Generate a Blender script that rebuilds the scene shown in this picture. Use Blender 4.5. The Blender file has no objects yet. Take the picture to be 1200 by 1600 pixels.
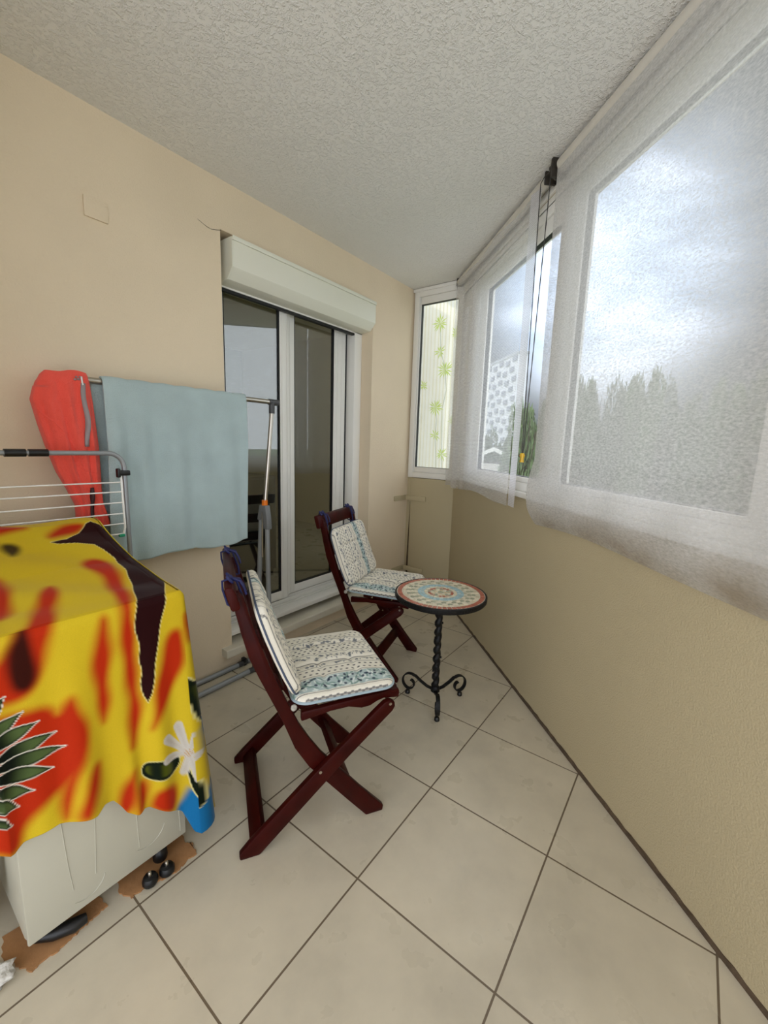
import bpy, math, random
import numpy as np
from mathutils import Vector, Matrix
random.seed(7); rng = np.random.default_rng(7)
SC = bpy.context.scene
COL = SC.collection
PI = math.pi
SKY_STRENGTH, SUN_ENERGY, EXPOSURE, BACKY, BRIGHT = 0.8, 1.0, 0.2, 0.95, 5.5

# ------------------------------------------------------------------ helpers
def lin(r, g, b, a=1.0):
    f = lambda c: (c/255/12.92 if c/255 <= .04045 else ((c/255+.055)/1.055)**2.4)
    return (f(r), f(g), f(b), a)

class MB:
    """collects shapes, then links them as ONE mesh object"""
    def __init__(s): s.v = []; s.f = []; s.m = []; s.mi = 0
    def add(s, vs, fs):
        o = len(s.v); s.v += [tuple(v) for v in vs]; s.f += [tuple(i+o for i in f) for f in fs]; s.m += [s.mi]*len(fs)
    def box(s, x0, x1, y0, y1, z0, z1):
        s.add([(x0,y0,z0),(x1,y0,z0),(x1,y1,z0),(x0,y1,z0),(x0,y0,z1),(x1,y0,z1),(x1,y1,z1),(x0,y1,z1)],
              [(0,3,2,1),(4,5,6,7),(0,1,5,4),(1,2,6,5),(2,3,7,6),(3,0,4,7)]); return s
    def prism(s, poly, a0, a1, axis='y'):
        """polygon in the plane of the two other axes, pushed along axis"""
        n = len(poly)
        mk = {'y': lambda p,a:(p[0],a,p[1]), 'x': lambda p,a:(a,p[0],p[1]), 'z': lambda p,a:(p[0],p[1],a)}[axis]
        s.add([mk(p,a0) for p in poly]+[mk(p,a1) for p in poly],
              [tuple(range(n))]+[tuple(range(2*n-1,n-1,-1))]+[(i,i+n,(i+1)%n+n,(i+1)%n) for i in range(n)]); return s
    def tube(s, pts, r, n=10, caps=True, flat=None):
        pts = [Vector(p) for p in pts]; rr = r if hasattr(r,'__len__') else [r]*len(pts)
        base = len(s.v); up = None; vs = []; fs = []
        for i, p in enumerate(pts):
            t = (pts[min(i+1,len(pts)-1)]-pts[max(i-1,0)]).normalized()
            if up is None:
                up = Vector((0,0,1)) if abs(t.z) < .9 else Vector((1,0,0))
            a = (up - t*up.dot(t)).normalized(); up = a; b = t.cross(a)
            for k in range(n):
                an = 2*PI*k/n
                vs.append(p + a*math.cos(an)*rr[i]*(flat or 1) + b*math.sin(an)*rr[i])
        for i in range(len(pts)-1):
            for k in range(n):
                fs.append((i*n+k, i*n+(k+1)%n, (i+1)*n+(k+1)%n, (i+1)*n+k))
        if caps: fs += [tuple(range(n-1,-1,-1)), tuple(range((len(pts)-1)*n, len(pts)*n))]
        s.add(vs, fs); return s
    def lathe(s, prof, cx=0, cy=0, n=48):
        vs = []; fs = []
        for (r,z) in prof:
            for k in range(n): vs.append((cx+r*math.cos(2*PI*k/n), cy+r*math.sin(2*PI*k/n), z))
        for i in range(len(prof)-1):
            for k in range(n): fs.append((i*n+k, i*n+(k+1)%n, (i+1)*n+(k+1)%n, (i+1)*n+k))
        fs += [tuple(range(n-1,-1,-1)), tuple(range((len(prof)-1)*n, len(prof)*n))]
        s.add(vs, fs); return s
    def ball(s, c, r, sx=1, sy=1, sz=1, nu=14, nv=9):
        vs = []; fs = []
        for j in range(nv+1):
            th = PI*j/nv
            for i in range(nu):
                ph = 2*PI*i/nu
                vs.append((c[0]+r*sx*math.sin(th)*math.cos(ph), c[1]+r*sy*math.sin(th)*math.sin(ph), c[2]+r*sz*math.cos(th)))
        for j in range(nv):
            for i in range(nu): fs.append((j*nu+i, (j+1)*nu+i, (j+1)*nu+(i+1)%nu, j*nu+(i+1)%nu))
        s.add(vs, fs); return s
    def build(s, name, mat, parent=None, smooth=False, bevel=0, mats=None, seg=2):
        me = bpy.data.meshes.new(name); me.from_pydata(s.v, [], s.f)
        for m in (mats or [mat]): me.materials.append(m)
        if mats: me.polygons.foreach_set('material_index', s.m)
        me.validate(); me.update()
        import bmesh
        bm = bmesh.new(); bm.from_mesh(me); bmesh.ops.recalc_face_normals(bm, faces=bm.faces)
        if bevel:
            es = [e for e in bm.edges if len(e.link_faces)==2 and e.calc_face_angle(0) > .5]
            bmesh.ops.bevel(bm, geom=es, offset=bevel, segments=seg, affect='EDGES', profile=.5, clamp_overlap=True)
        bm.to_mesh(me); bm.free()
        o = bpy.data.objects.new(name, me); COL.objects.link(o)
        if parent: o.parent = parent
        if smooth or bevel:
            me.shade_smooth()
            me.set_sharp_from_angle(angle=math.radians(42))
        return o

def grid_obj(name, V, mat, parent=None, colors=None, closed_u=False, thick=0, loops=None):
    """V: (nu,nv,3) grid of points -> one mesh"""
    nu, nv = V.shape[:2]
    idx = np.arange(nu*nv).reshape(nu, nv)
    a = idx if not closed_u else np.vstack([idx, idx[:1]])
    f = np.stack([a[:-1,:-1], a[1:,:-1], a[1:,1:], a[:-1,1:]], -1).reshape(-1,4)
    me = bpy.data.meshes.new(name); me.from_pydata(V.reshape(-1,3).tolist(), [], f.tolist())
    me.materials.append(mat); me.shade_smooth(); me.update()
    if colors is not None: set_col(me, colors.reshape(-1,3))
    o = bpy.data.objects.new(name, me); COL.objects.link(o)
    if parent: o.parent = parent
    if thick:
        m = o.modifiers.new('thickness', 'SOLIDIFY'); m.thickness = thick; m.offset = 0
    return o

def set_col(me, c):
    at = me.color_attributes.new('Col', 'FLOAT_COLOR', 'POINT')
    buf = np.ones((len(me.vertices),4), np.float32); buf[:,:3] = c
    at.data.foreach_set('color', buf.ravel())

def thing(name, label, cat, loc=(0,0,0), rotz=0, group=None):
    o = bpy.data.objects.new(name, None); COL.objects.link(o); o.empty_display_size = .1
    o.location = loc; o.rotation_euler = (0,0,rotz)
    return tag(o, label, cat, group)
def tag(o, label, cat, group=None):
    o['label'] = label; o['category'] = cat
    if group: o['group'] = group
    return o
def struct(o): o['kind'] = 'structure'; return o
def struct_empty(name, loc=(0,0,0), rotz=0):
    o = bpy.data.objects.new(name, None); COL.objects.link(o); o.location = loc; o.rotation_euler = (0,0,rotz)
    o.empty_display_size = .1
    return struct(o)
def kids(o): return list(o.children)
def copy_tree(o, parent=None):
    c = o.copy(); COL.objects.link(c)
    if parent: c.parent = parent
    for ch in kids(o): copy_tree(ch, c)
    return c

# ------------------------------------------------------------------ materials
def new_mat(name):
    m = bpy.data.materials.new(name); m.use_nodes = True
    nt = m.node_tree; nt.nodes.clear()
    out = nt.nodes.new('ShaderNodeOutputMaterial')
    return m, nt, out
def N(nt, t, **kw):
    n = nt.nodes.new(t)
    for k, v in kw.items():
        if k.startswith('_'): setattr(n, k[1:], v)
        else: n.inputs[k.replace('_',' ')].default_value = v
    return n
def coords(nt, scale=(1,1,1)):
    tc = nt.nodes.new('ShaderNodeTexCoord'); mp = nt.nodes.new('ShaderNodeMapping'); mp.inputs['Scale'].default_value = scale
    nt.links.new(tc.outputs['Object'], mp.inputs['Vector']); return mp.outputs['Vector']
def ramp(nt, fac, stops):
    r = nt.nodes.new('ShaderNodeValToRGB'); nt.links.new(fac, r.inputs['Fac'])
    e = r.color_ramp.elements
    while len(e) < len(stops): e.new(.5)
    for el, (p, c) in zip(e, stops): el.position = p; el.color = c
    return r.outputs['Color']
def pmat(name, c, rough=.5, metal=0, var=.06, scale=8, bump=0, bscale=60, spec=.5, detail=4, sheen=0, coat=0, stretch=(1,1,1)):
    """plain surface whose colour wanders a little with a noise, with an optional noise bump"""
    m, nt, out = new_mat(name)
    b = nt.nodes.new('ShaderNodeBsdfPrincipled'); nt.links.new(b.outputs[0], out.inputs[0])
    v = coords(nt, stretch)
    n = N(nt, 'ShaderNodeTexNoise', Scale=scale, Detail=detail); nt.links.new(v, n.inputs['Vector'])
    lo = tuple(max(0, x*(1-var)) for x in c[:3])+(1,); hi = tuple(min(1, x*(1+var)) for x in c[:3])+(1,)
    nt.links.new(ramp(nt, n.outputs[0], [(.3,lo),(.7,hi)]), b.inputs['Base Color'])
    b.inputs['Roughness'].default_value = rough; b.inputs['Metallic'].default_value = metal
    b.inputs['Specular IOR Level'].default_value = spec
    if sheen: b.inputs['Sheen Weight'].default_value = sheen*.45
    if coat: b.inputs['Coat Weight'].default_value = coat
    if bump:
        n2 = N(nt, 'ShaderNodeTexNoise', Scale=bscale, Detail=3); nt.links.new(v, n2.inputs['Vector'])
        bp = N(nt, 'ShaderNodeBump', Strength=bump, Distance=.01); nt.links.new(n2.outputs[0], bp.inputs['Height'])
        nt.links.new(bp.outputs[0], b.inputs['Normal'])
    return m
def col_mat(name, rough=.8, bump=.15, bscale=500, transl=0, spec=.25, sheen=0):
    m, nt, out = new_mat(name)
    b = nt.nodes.new('ShaderNodeBsdfPrincipled')
    at = nt.nodes.new('ShaderNodeVertexColor'); at.layer_name = 'Col'
    v = coords(nt); n = N(nt, 'ShaderNodeTexNoise', Scale=bscale, Detail=2); nt.links.new(v, n.inputs['Vector'])
    mx = N(nt, 'ShaderNodeMix', _data_type='RGBA', _blend_type='MULTIPLY'); mx.inputs[0].default_value = 1
    nt.links.new(at.outputs[0], mx.inputs[6]); nt.links.new(ramp(nt, n.outputs[0], [(.3,(.9,.9,.9,1)),(.7,(1,1,1,1))]), mx.inputs[7])
    nt.links.new(mx.outputs[2], b.inputs['Base Color']); b.inputs['Roughness'].default_value = rough
    b.inputs['Specular IOR Level'].default_value = spec; b.inputs['Sheen Weight'].default_value = sheen*.45; b.inputs['Sheen Roughness'].default_value = .35
    bp = N(nt, 'ShaderNodeBump', Strength=bump, Distance=.003); nt.links.new(n.outputs[0], bp.inputs['Height']); nt.links.new(bp.outputs[0], b.inputs['Normal'])
    if transl:
        tr = nt.nodes.new('ShaderNodeBsdfTranslucent'); nt.links.new(mx.outputs[2], tr.inputs[0])
        ms = nt.nodes.new('ShaderNodeMixShader'); ms.inputs[0].default_value = transl
        nt.links.new(b.outputs[0], ms.inputs[1]); nt.links.new(tr.outputs[0], ms.inputs[2]); nt.links.new(ms.outputs[0], out.inputs[0])
    else: nt.links.new(b.outputs[0], out.inputs[0])
    return m
def glass_mat(name, tint, refl):
    m, nt, out = new_mat(name)
    t = nt.nodes.new('ShaderNodeBsdfTransparent'); t.inputs[0].default_value = tint
    g = nt.nodes.new('ShaderNodeBsdfGlossy'); g.inputs['Roughness'].default_value = .003
    lw = N(nt, 'ShaderNodeLayerWeight', Blend=.35)
    mr = N(nt, 'ShaderNodeMapRange', _clamp=True); mr.inputs[3].default_value = refl; mr.inputs[4].default_value = min(1, refl+.6)
    pw = N(nt, 'ShaderNodeMath', _operation='POWER'); nt.links.new(lw.outputs['Facing'], pw.inputs[0]); pw.inputs[1].default_value = 3
    nt.links.new(pw.outputs[0], mr.inputs[0])
    ms = nt.nodes.new('ShaderNodeMixShader'); nt.links.new(mr.outputs[0], ms.inputs[0])
    nt.links.new(t.outputs[0], ms.inputs[1]); nt.links.new(g.outputs[0], ms.inputs[2]); nt.links.new(ms.outputs[0], out.inputs[0])
    return m
def sheer_mat(name, col, lo, hi, scale, stretch, stripes=0, refl=.35, low_shade=None):
    """thin cloth: part open weave (transparent), the threads scatter light both ways"""
    m, nt, out = new_mat(name)
    t = nt.nodes.new('ShaderNodeBsdfTransparent')
    d = nt.nodes.new('ShaderNodeBsdfDiffuse'); d.inputs[0].default_value = col
    tr = nt.nodes.new('ShaderNodeBsdfTranslucent'); tr.inputs[0].default_value = col
    ds = nt.nodes.new('ShaderNodeMixShader'); ds.inputs[0].default_value = 1-refl
    nt.links.new(d.outputs[0], ds.inputs[1]); nt.links.new(tr.outputs[0], ds.inputs[2])
    v = coords(nt, stretch); n = N(nt, 'ShaderNodeTexNoise', Scale=scale, Detail=3, Roughness=.65); nt.links.new(v, n.inputs['Vector'])
    mr = N(nt, 'ShaderNodeMapRange', _clamp=True); mr.inputs[1].default_value = .32; mr.inputs[2].default_value = .68
    mr.inputs[3].default_value = lo; mr.inputs[4].default_value = hi
    nt.links.new(n.outputs[0], mr.inputs[0]); fac = mr.outputs[0]
    if stripes:
        w = N(nt, 'ShaderNodeTexWave', _bands_direction='Z', Scale=stripes, Distortion=.3); v2 = coords(nt); nt.links.new(v2, w.inputs['Vector'])
        ad = N(nt, 'ShaderNodeMath', _operation='MULTIPLY_ADD'); nt.links.new(w.outputs['Fac'], ad.inputs[0]); ad.inputs[1].default_value = .22
        nt.links.new(fac, ad.inputs[2]); fac = ad.outputs[0]
    if low_shade:                                      # shade and the wall behind, painted into the cloth as brown low down
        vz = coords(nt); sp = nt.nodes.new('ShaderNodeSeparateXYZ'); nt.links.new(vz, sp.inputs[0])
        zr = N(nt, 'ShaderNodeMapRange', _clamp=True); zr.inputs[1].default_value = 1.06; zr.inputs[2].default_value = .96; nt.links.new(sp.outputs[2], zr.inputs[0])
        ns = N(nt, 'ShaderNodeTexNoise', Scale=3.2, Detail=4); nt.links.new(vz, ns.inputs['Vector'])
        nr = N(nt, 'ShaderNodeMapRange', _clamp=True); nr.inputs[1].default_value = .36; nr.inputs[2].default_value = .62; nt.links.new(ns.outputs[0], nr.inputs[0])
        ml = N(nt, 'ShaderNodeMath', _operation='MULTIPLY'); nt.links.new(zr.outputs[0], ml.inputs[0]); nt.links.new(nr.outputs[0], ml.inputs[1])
        cm = N(nt, 'ShaderNodeMix', _data_type='RGBA'); nt.links.new(ml.outputs[0], cm.inputs[0]); cm.inputs[6].default_value = col; cm.inputs[7].default_value = low_shade
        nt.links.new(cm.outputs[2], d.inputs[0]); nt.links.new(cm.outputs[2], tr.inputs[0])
    ms = nt.nodes.new('ShaderNodeMixShader'); nt.links.new(fac, ms.inputs[0])
    nt.links.new(t.outputs[0], ms.inputs[1]); nt.links.new(ds.outputs[0], ms.inputs[2]); nt.links.new(ms.outputs[0], out.inputs[0])
    return m

M = {}
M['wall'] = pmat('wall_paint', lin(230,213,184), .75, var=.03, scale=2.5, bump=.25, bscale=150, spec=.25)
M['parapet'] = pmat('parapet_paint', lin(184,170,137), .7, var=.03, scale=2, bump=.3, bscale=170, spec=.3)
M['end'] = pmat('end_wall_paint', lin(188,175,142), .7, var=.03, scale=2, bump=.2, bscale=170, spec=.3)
M['frame'] = pmat('white_window_plastic', lin(236,234,226), .35, var=.02, scale=3)
M['box'] = pmat('shutter_box_plastic', lin(232,231,214), .4, var=.015, scale=3)
M['sill'] = pmat('painted_sill', lin(220,214,196), .55, var=.05, scale=6, bump=.1)
M['mortar'] = pmat('dirty_mortar', lin(84,68,50), .9, var=.3, scale=30, bump=.6)
M['gasket'] = pmat('black_gasket', lin(22,22,22), .6)
M['wood'] = pmat('mahogany_wood', lin(52,8,5), .4, var=.3, scale=14, spec=.12)
M['steel'] = pmat('brushed_steel', lin(190,184,172), .28, metal=1, var=.05)
M['greytube'] = pmat('grey_painted_tube', lin(150,154,156), .4, metal=.35, var=.04)
M['greyplastic'] = pmat('grey_plastic', lin(112,114,114), .5)
M['darkplastic'] = pmat('dark_plastic', lin(66,67,68), .45)
M['black'] = pmat('black_plastic', lin(18,18,19), .38)
M['orange'] = pmat('orange_plastic', lin(235,120,10), .4)
M['wirewhite'] = pmat('white_coated_wire', lin(236,236,230), .35)
M['green'] = pmat('green_plastic', lin(20,150,110), .4)
M['iron'] = pmat('black_wrought_iron', lin(20,20,21), .5, metal=.4, bump=.4, bscale=90)
M['enamel'] = pmat('white_enamel', lin(192,189,172), .3, var=.02, scale=4)
M['card'] = pmat('brown_cardboard', lin(168,122,78), .85, var=.14, scale=14, bump=.2)
M['rag'] = pmat('white_rag', lin(225,222,214), .9, bump=.8, bscale=60)
M['navy'] = pmat('navy_ribbon', lin(22,28,82), .6, var=.2, scale=60)
M['knot'] = pmat('print_knot', lin(168,164,154), .9, var=.4, scale=180)
M['piping'] = pmat('grey_blue_piping', lin(160,178,186), .8)
M['towel'] = pmat('pale_blue_terry', lin(204,226,226), .95, var=.07, scale=7, bump=.9, bscale=420, sheen=.4)
M['red'] = pmat('neon_coral_fleece', (1.0,.10,.065,1), .9, var=.04, scale=9, bump=.6, bscale=320, sheen=.4)
M['zip'] = pmat('grey_zip_tape', lin(150,140,140), .6)
M['darkzip'] = pmat('dark_zip_tape', lin(60,30,30), .6)
M['doorglass'] = glass_mat('door_glass', (.80,.84,.80,1), .20)
M['glass'] = glass_mat('window_glass', (.96,.97,.97,1), .03)
M['cloth'] = col_mat('printed_cotton', .6, .1, 600, transl=.10, spec=.12, sheen=.35)
M['pad'] = col_mat('provencal_print', .85, .2, 700)
M['mosaic'] = col_mat('mosaic_stone', .2, .25, 90)
M['blind'] = sheer_mat('sheer_blind_cloth', (.69,.68,.66,1), .52, .90, 80, (1,1,2.2), refl=.62, low_shade=(.40,.34,.27,1))
M['curtain'] = sheer_mat('striped_sheer_cloth', (.90,.90,.92,1), .22, .40, 30, (1,1,8), stripes=38, refl=.45)
M['hem'] = sheer_mat('dense_sheer_band', (.82,.81,.85,1), .58, .75, 60, (1,1,4), stripes=38, refl=.5)
M['tube'] = pmat('white_blind_tube', lin(205,200,188), .6)
M['bracket'] = pmat('dark_bronze_bracket', lin(52,46,38), .5, var=.3, scale=60)
M['yellow'] = pmat('amber_plastic', lin(222,176,40), .25)
M['chain'] = pmat('dark_bead_chain', lin(46,42,38), .5)

# ceiling: roller-stippled paint
m, nt, out = new_mat('stippled_ceiling_paint'); b = nt.nodes.new('ShaderNodeBsdfPrincipled'); nt.links.new(b.outputs[0], out.inputs[0])
b.inputs['Base Color'].default_value = lin(236,234,228); b.inputs['Roughness'].default_value = .8; b.inputs['Specular IOR Level'].default_value = .2
v = coords(nt); n1 = N(nt, 'ShaderNodeTexNoise', Scale=92, Detail=3, Roughness=.6, Distortion=.15); nt.links.new(v, n1.inputs['Vector'])
r1 = N(nt, 'ShaderNodeMapRange', _clamp=True); r1.inputs[1].default_value = .47; r1.inputs[2].default_value = .68; nt.links.new(n1.outputs[0], r1.inputs[0])
bp = N(nt, 'ShaderNodeBump', Strength=.6, Distance=.006); nt.links.new(r1.outputs[0], bp.inputs['Height']); nt.links.new(bp.outputs[0], b.inputs['Normal'])
M['ceiling'] = m

# floor: square beige tiles with brown grout
TILE = .43
def tile_mat(name, tint):
    m, nt, out = new_mat(name); b = nt.nodes.new('ShaderNodeBsdfPrincipled'); nt.links.new(b.outputs[0], out.inputs[0])
    v = coords(nt)
    br = N(nt, 'ShaderNodeTexBrick', _offset=0.0, _squash=1.0, Scale=1.0, Mortar_Size=.0028, Mortar_Smooth=.15, Bias=0.0, Brick_Width=TILE, Row_Height=TILE)
    br.inputs['Color1'].default_value = (1,1,1,1); br.inputs['Color2'].default_value = (.93,.93,.93,1); br.inputs['Mortar'].default_value = (0,0,0,1)
    nt.links.new(v, br.inputs['Vector'])
    n1 = N(nt, 'ShaderNodeTexNoise', Scale=3.2, Detail=6, Roughness=.6); nt.links.new(v, n1.inputs['Vector'])
    c = ramp(nt, n1.outputs[0], [(.3, tuple(x*.84 for x in tint[:3])+(1,)), (.5, tint), (.72, tuple(min(1,x*1.12) for x in tint[:3])+(1,))])
    mul = N(nt, 'ShaderNodeMix', _data_type='RGBA', _blend_type='MULTIPLY'); mul.inputs[0].default_value = .7
    nt.links.new(c, mul.inputs[6]); nt.links.new(br.outputs['Color'], mul.inputs[7])
    mx = N(nt, 'ShaderNodeMix', _data_type='RGBA'); nt.links.new(br.outputs['Fac'], mx.inputs[0]); nt.links.new(mul.outputs[2], mx.inputs[6])
    mx.inputs[7].default_value = lin(112,98,80); nt.links.new(mx.outputs[2], b.inputs['Base Color'])
    n2 = N(nt, 'ShaderNodeTexNoise', Scale=9, Detail=5); nt.links.new(v, n2.inputs['Vector'])
    rr = N(nt, 'ShaderNodeMapRange'); rr.inputs[1].default_value = .3; rr.inputs[2].default_value = .7; rr.inputs[3].default_value = .24; rr.inputs[4].default_value = .42
    nt.links.new(n2.outputs[0], rr.inputs[0]); nt.links.new(rr.outputs[0], b.inputs['Roughness'])
    bp = N(nt, 'ShaderNodeBump', Strength=.5, Distance=.003, _invert=True); nt.links.new(br.outputs['Fac'], bp.inputs['Height']); nt.links.new(bp.outputs[0], b.inputs['Normal'])
    return m
M['tile'] = tile_mat('beige_floor_tile', lin(206,196,174))

# ------------------------------------------------------------------ the room
H = 2.506; YL = 1.325; XE = 2.17; S = 1.30           # ceiling, left wall, end wall, window wall x - y = S
CY = XE - S
mb = MB(); mb.prism([(-2.6,1.33),(2.2,1.33),(2.2,.90),(-1.55,-2.85),(-2.6,-2.85)], -.12, 0, 'z'); struct(mb.build('floor', M['tile']))
mb = MB(); mb.prism([(-2.6,1.47),(2.28,1.47),(2.28,.83),(-1.4,-2.85),(-2.6,-2.85)], H, H+.15, 'z'); struct(mb.build('ceiling', M['ceiling']))
# left wall with the opening of the sliding door
X0, X1, ZB, ZT = .457, 1.66, .13, 2.285
mb = MB(); mb.box(-2.6,X0,YL,1.56,0,H).box(X1,2.3,YL,1.56,0,H).box(X0,X1,YL,1.56,ZT,H).box(X0,X1,YL,1.56,0,ZB)
wl = struct(mb.build('wall_left', M['wall']))
ck = MB(); ck.tube([(.461,YL,2.281),(.44,YL,2.274),(.41,YL,2.266),(.39,YL,2.268),(.372,YL,2.273),(.355,YL,2.279),(.341,YL,2.283)], [.0014,.0016,.0012,.0016,.001,.0013,.0005], 5); ck.build('crack', M['mortar'], wl)
# wall at the end, below the narrow window; a dark gap runs up its left side
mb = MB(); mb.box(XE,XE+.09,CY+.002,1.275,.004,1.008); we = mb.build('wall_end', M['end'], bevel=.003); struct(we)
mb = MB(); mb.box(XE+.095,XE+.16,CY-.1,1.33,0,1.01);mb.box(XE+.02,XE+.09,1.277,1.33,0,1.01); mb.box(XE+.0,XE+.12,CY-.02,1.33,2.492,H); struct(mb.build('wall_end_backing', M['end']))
mb = MB(); mb.box(-1.75,-.895,.60,1.33,0,H); struct(mb.build('wall_shade_block', M['wall']))  # unseen block added to shade the machine's left side and nearby wall
mb = MB(); mb.prism([(1.2755,.0),(1.300,.0),(1.290,.45),(1.279,.80),(1.2755,.80)], XE+.004, XE+.019, 'x'); struct(mb.build('trim_7', M['mortar']))
# window wall: parapet, lintel, column
WR = dict(loc=(XE,CY,0), rot=math.radians(225))
def on_right(o): o.location = WR['loc']; o.rotation_euler = (0,0,WR['rot']); return o
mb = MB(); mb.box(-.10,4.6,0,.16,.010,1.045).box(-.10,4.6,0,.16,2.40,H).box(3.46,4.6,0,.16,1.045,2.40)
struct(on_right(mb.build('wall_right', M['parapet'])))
mb = MB(); zz = []
for i in range(160):
    t = i*.03; zz.append((t, .013+.007*random.random()))
mb.add([(t,-.004,0) for t,_ in zz]+[(t,-.004-.003*math.sin(t*9),z) for t,z in zz]+[(t,.03,0.03) for t,z in zz],
       [(i,i+1,161+i,160+i) for i in range(159)]+[(160+i,161+i,321+i,320+i) for i in range(159)])
struct(on_right(mb.build('trim_1', M['mortar'])))
mb = MB(); mb.box(.0,4.6,-.026,.03,1.034,1.062); struct(on_right(mb.build('trim_2', M['frame'], bevel=.004)))
mb = MB(); mb.box(-.02,.268,.004,.06,1.062,2.40).box(.04,.22,-.004,.0045,1.10,2.36); struct(on_right(mb.build('trim_6', M['frame'], bevel=.003)))
# ribbed shutter casing above the windows
mb = MB(); mb.box(0,4.6,-.004,.02,2.40,2.425).box(0,4.6,-.012,.02,2.432,2.452).box(0,4.6,-.004,.02,2.46,2.475).box(0,4.6,-.010,.02,2.482,2.503)
struct(on_right(mb.build('trim_3', M['frame'], bevel=.002)))

def ring(mb, a0,a1,z0,z1, w, y0, y1, wr=None):
    wr = wr or w
    mb.box(a0,a0+w,y0,y1,z0,z1).box(a1-wr,a1,y0,y1,z0,z1).box(a0+w,a1-wr,y0,y1,z0,z0+w).box(a0+w,a1-wr,y0,y1,z1-w,z1)
def window(name, t0, t1, z0, z1, p0, p1, pz0, pz1, place):
    r = struct_empty(name); place(r)
    mb = MB(); ring(mb, t0, t1, z0, z1, .045, .002, .07); mb.build('frame', M['frame'], r, bevel=.003)
    mb = MB(); mb.box(t0+.046,p0,.012,.062,z0+.046,z1-.046).box(p1,t1-.046,.012,.062,z0+.046,z1-.046).box(p0,p1,.012,.062,z0+.046,pz0).box(p0,p1,.012,.062,pz1,z1-.046)
    s = mb.build('sash', M['frame'], r, bevel=.004)
    mb = MB(); ring(mb, p0-.001, p1+.001, pz0-.001, pz1+.001, .004, .020, .046); mb.build('gasket', M['gasket'], s)
    mb = MB(); mb.box(p0-.002,p1+.002,.030,.036,pz0-.002,pz1+.002); mb.build('pane', M['glass'], s)
    return r
w2 = window('window_2', .275, 1.362, 1.062, 2.40, .438, 1.287, 1.135, 2.285, on_right)
w3 = window('window_3', 1.368, 2.405, 1.062, 2.40, 1.467, 2.317, 1.135, 2.31, on_right)
w4 = window('window_4', 2.411, 3.455, 1.062, 2.40, 2.50, 3.37, 1.135, 2.31, on_right)
def on_end(o): o.location = (XE,YL,0); o.rotation_euler = (0,0,-PI/2); return o
w1 = window('window_1', .012, .452, 1.012, 2.488, .070, .398, 1.10, 2.388, on_end)
mb = MB(); mb.box(.004,.456,-.010,.02,2.480,2.503); on_end(struct(mb.build('trim_4', M['frame'], bevel=.003)))

# ------------------------------------------------------------------ sliding door
d = struct_empty('door_1')
mb = MB()
mb.box(X0,X0+.03,1.43,1.535,.16,2.115).box(1.58,X1,1.425,1.535,.16,2.10).box(X0,X1,1.425,1.455,2.062,2.12)
mb.build('frame', M['frame'], d, bevel=.004)
mb = MB(); mb.box(X0,X1,1.405,1.535,.150,.205).box(X0,X1,1.415,1.425,.205,.222).box(X0,X1,1.455,1.462,.205,.232).box(X0,X1,1.50,1.507,.205,.232)
mb.prism([(1.335,.180),(1.335,.208),(1.405,.218),(1.405,.180)], X0+.001, X1-.001, 'x'); mb.build('threshold', M['frame'], d, bevel=.002)
mb = MB(); mb.box(X0,1.578,1.428,1.452,2.048,2.0615).box(1.566,1.5795,1.500,1.53,.232,2.062); mb.build('gasket', M['gasket'], d)
def sash(x0, x1, sl, sr, y0, y1, z0, z1, gz0, gz1):
    mb = MB(); gx0, gx1 = x0+sl, x1-sr
    mb.box(x0,gx0,y0,y1,z0,z1).box(gx1,x1,y0,y1,z0,z1).box(gx0,gx1,y0,y1,z0,gz0).box(gx0,gx1,y0,y1,gz1,z1)
    mb.box(gx1+.012,gx1+.016,y0-.004,y0,z0,z1).box(gx0-.040,gx0-.036,y0-.004,y0,z0,z1).box(gx1+sr-.012,gx1+sr-.006,y0-.005,y0,z0,z1)
    if sr > .1: mb.box(gx1+.03,gx1+.036,y0-.006,y0,z0,z1).box(gx1+.075,gx1+.081,y0-.005,y0,z0,z1)
    s = mb.build('sash', M['frame'], d, bevel=.004)
    mb = MB(); ring(mb, gx0-.001, gx1+.001, gz0-.001, gz1+.001, .009, y0+.004, y1-.004); mb.build('gasket', M['gasket'], s)
    mb = MB(); mb.box(gx0-.002,gx1+.002,(y0+y1)/2-.002,(y0+y1)/2+.002,gz0-.002,gz1+.002); mb.build('pane', M['doorglass'], s)
    return s
sash(X0+.032, .992, .06, .062, 1.464, 1.492, .236, 2.105, .292, 2.078)
sash(.996, 1.563, .078, .118, 1.498, 1.528, .236, 2.105, .292, 2.078)
# sill ledge in front of the opening
mb = MB(); mb.prism([(1.278,.088),(1.278,.130),(1.283,.134),(1.42,.138),(1.42,.088)], .395, 1.76, 'x')
struct(mb.build('trim_5', M['sill'], bevel=.003))

sb = thing('shutter_box', 'long cream roller shutter box above the sliding glass door', 'shutter box', (1.08,1.38,2.06))
def rel(mb, r):
    mb.v = [tuple(Vector(v)-Vector(r)) for v in mb.v]; return mb
L0 = (1.08,1.38,2.06)
mb = MB(); mb.prism([(1.300,2.245),(1.300,2.130),(1.345,2.080),(1.44,2.068),(1.44,2.262),(1.300,2.262)], .505, 1.657, 'x'); rel(mb,L0).build('casing', M['box'], sb, bevel=.002)
mb = MB(); mb.box(.505,1.652,1.290,1.2995,2.250,2.270); rel(mb,L0).build('top_lip', M['box'], sb, bevel=.002)
mb = MB(); mb.prism([(1.296,2.264),(1.296,2.128),(1.343,2.076),(1.44,2.066),(1.44,2.264)], .500, .5045, 'x'); rel(mb,L0).build('end_cap', M['box'], sb)

pl = MB(); pl.box(-.120,-.038,YL-.009,YL-.0004,2.108,2.180); o = pl.build('cover_plate', M['wall'], bevel=.002); tag(o, 'small square blank cover plate painted over on the upper left wall', 'cover plate')

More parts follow.
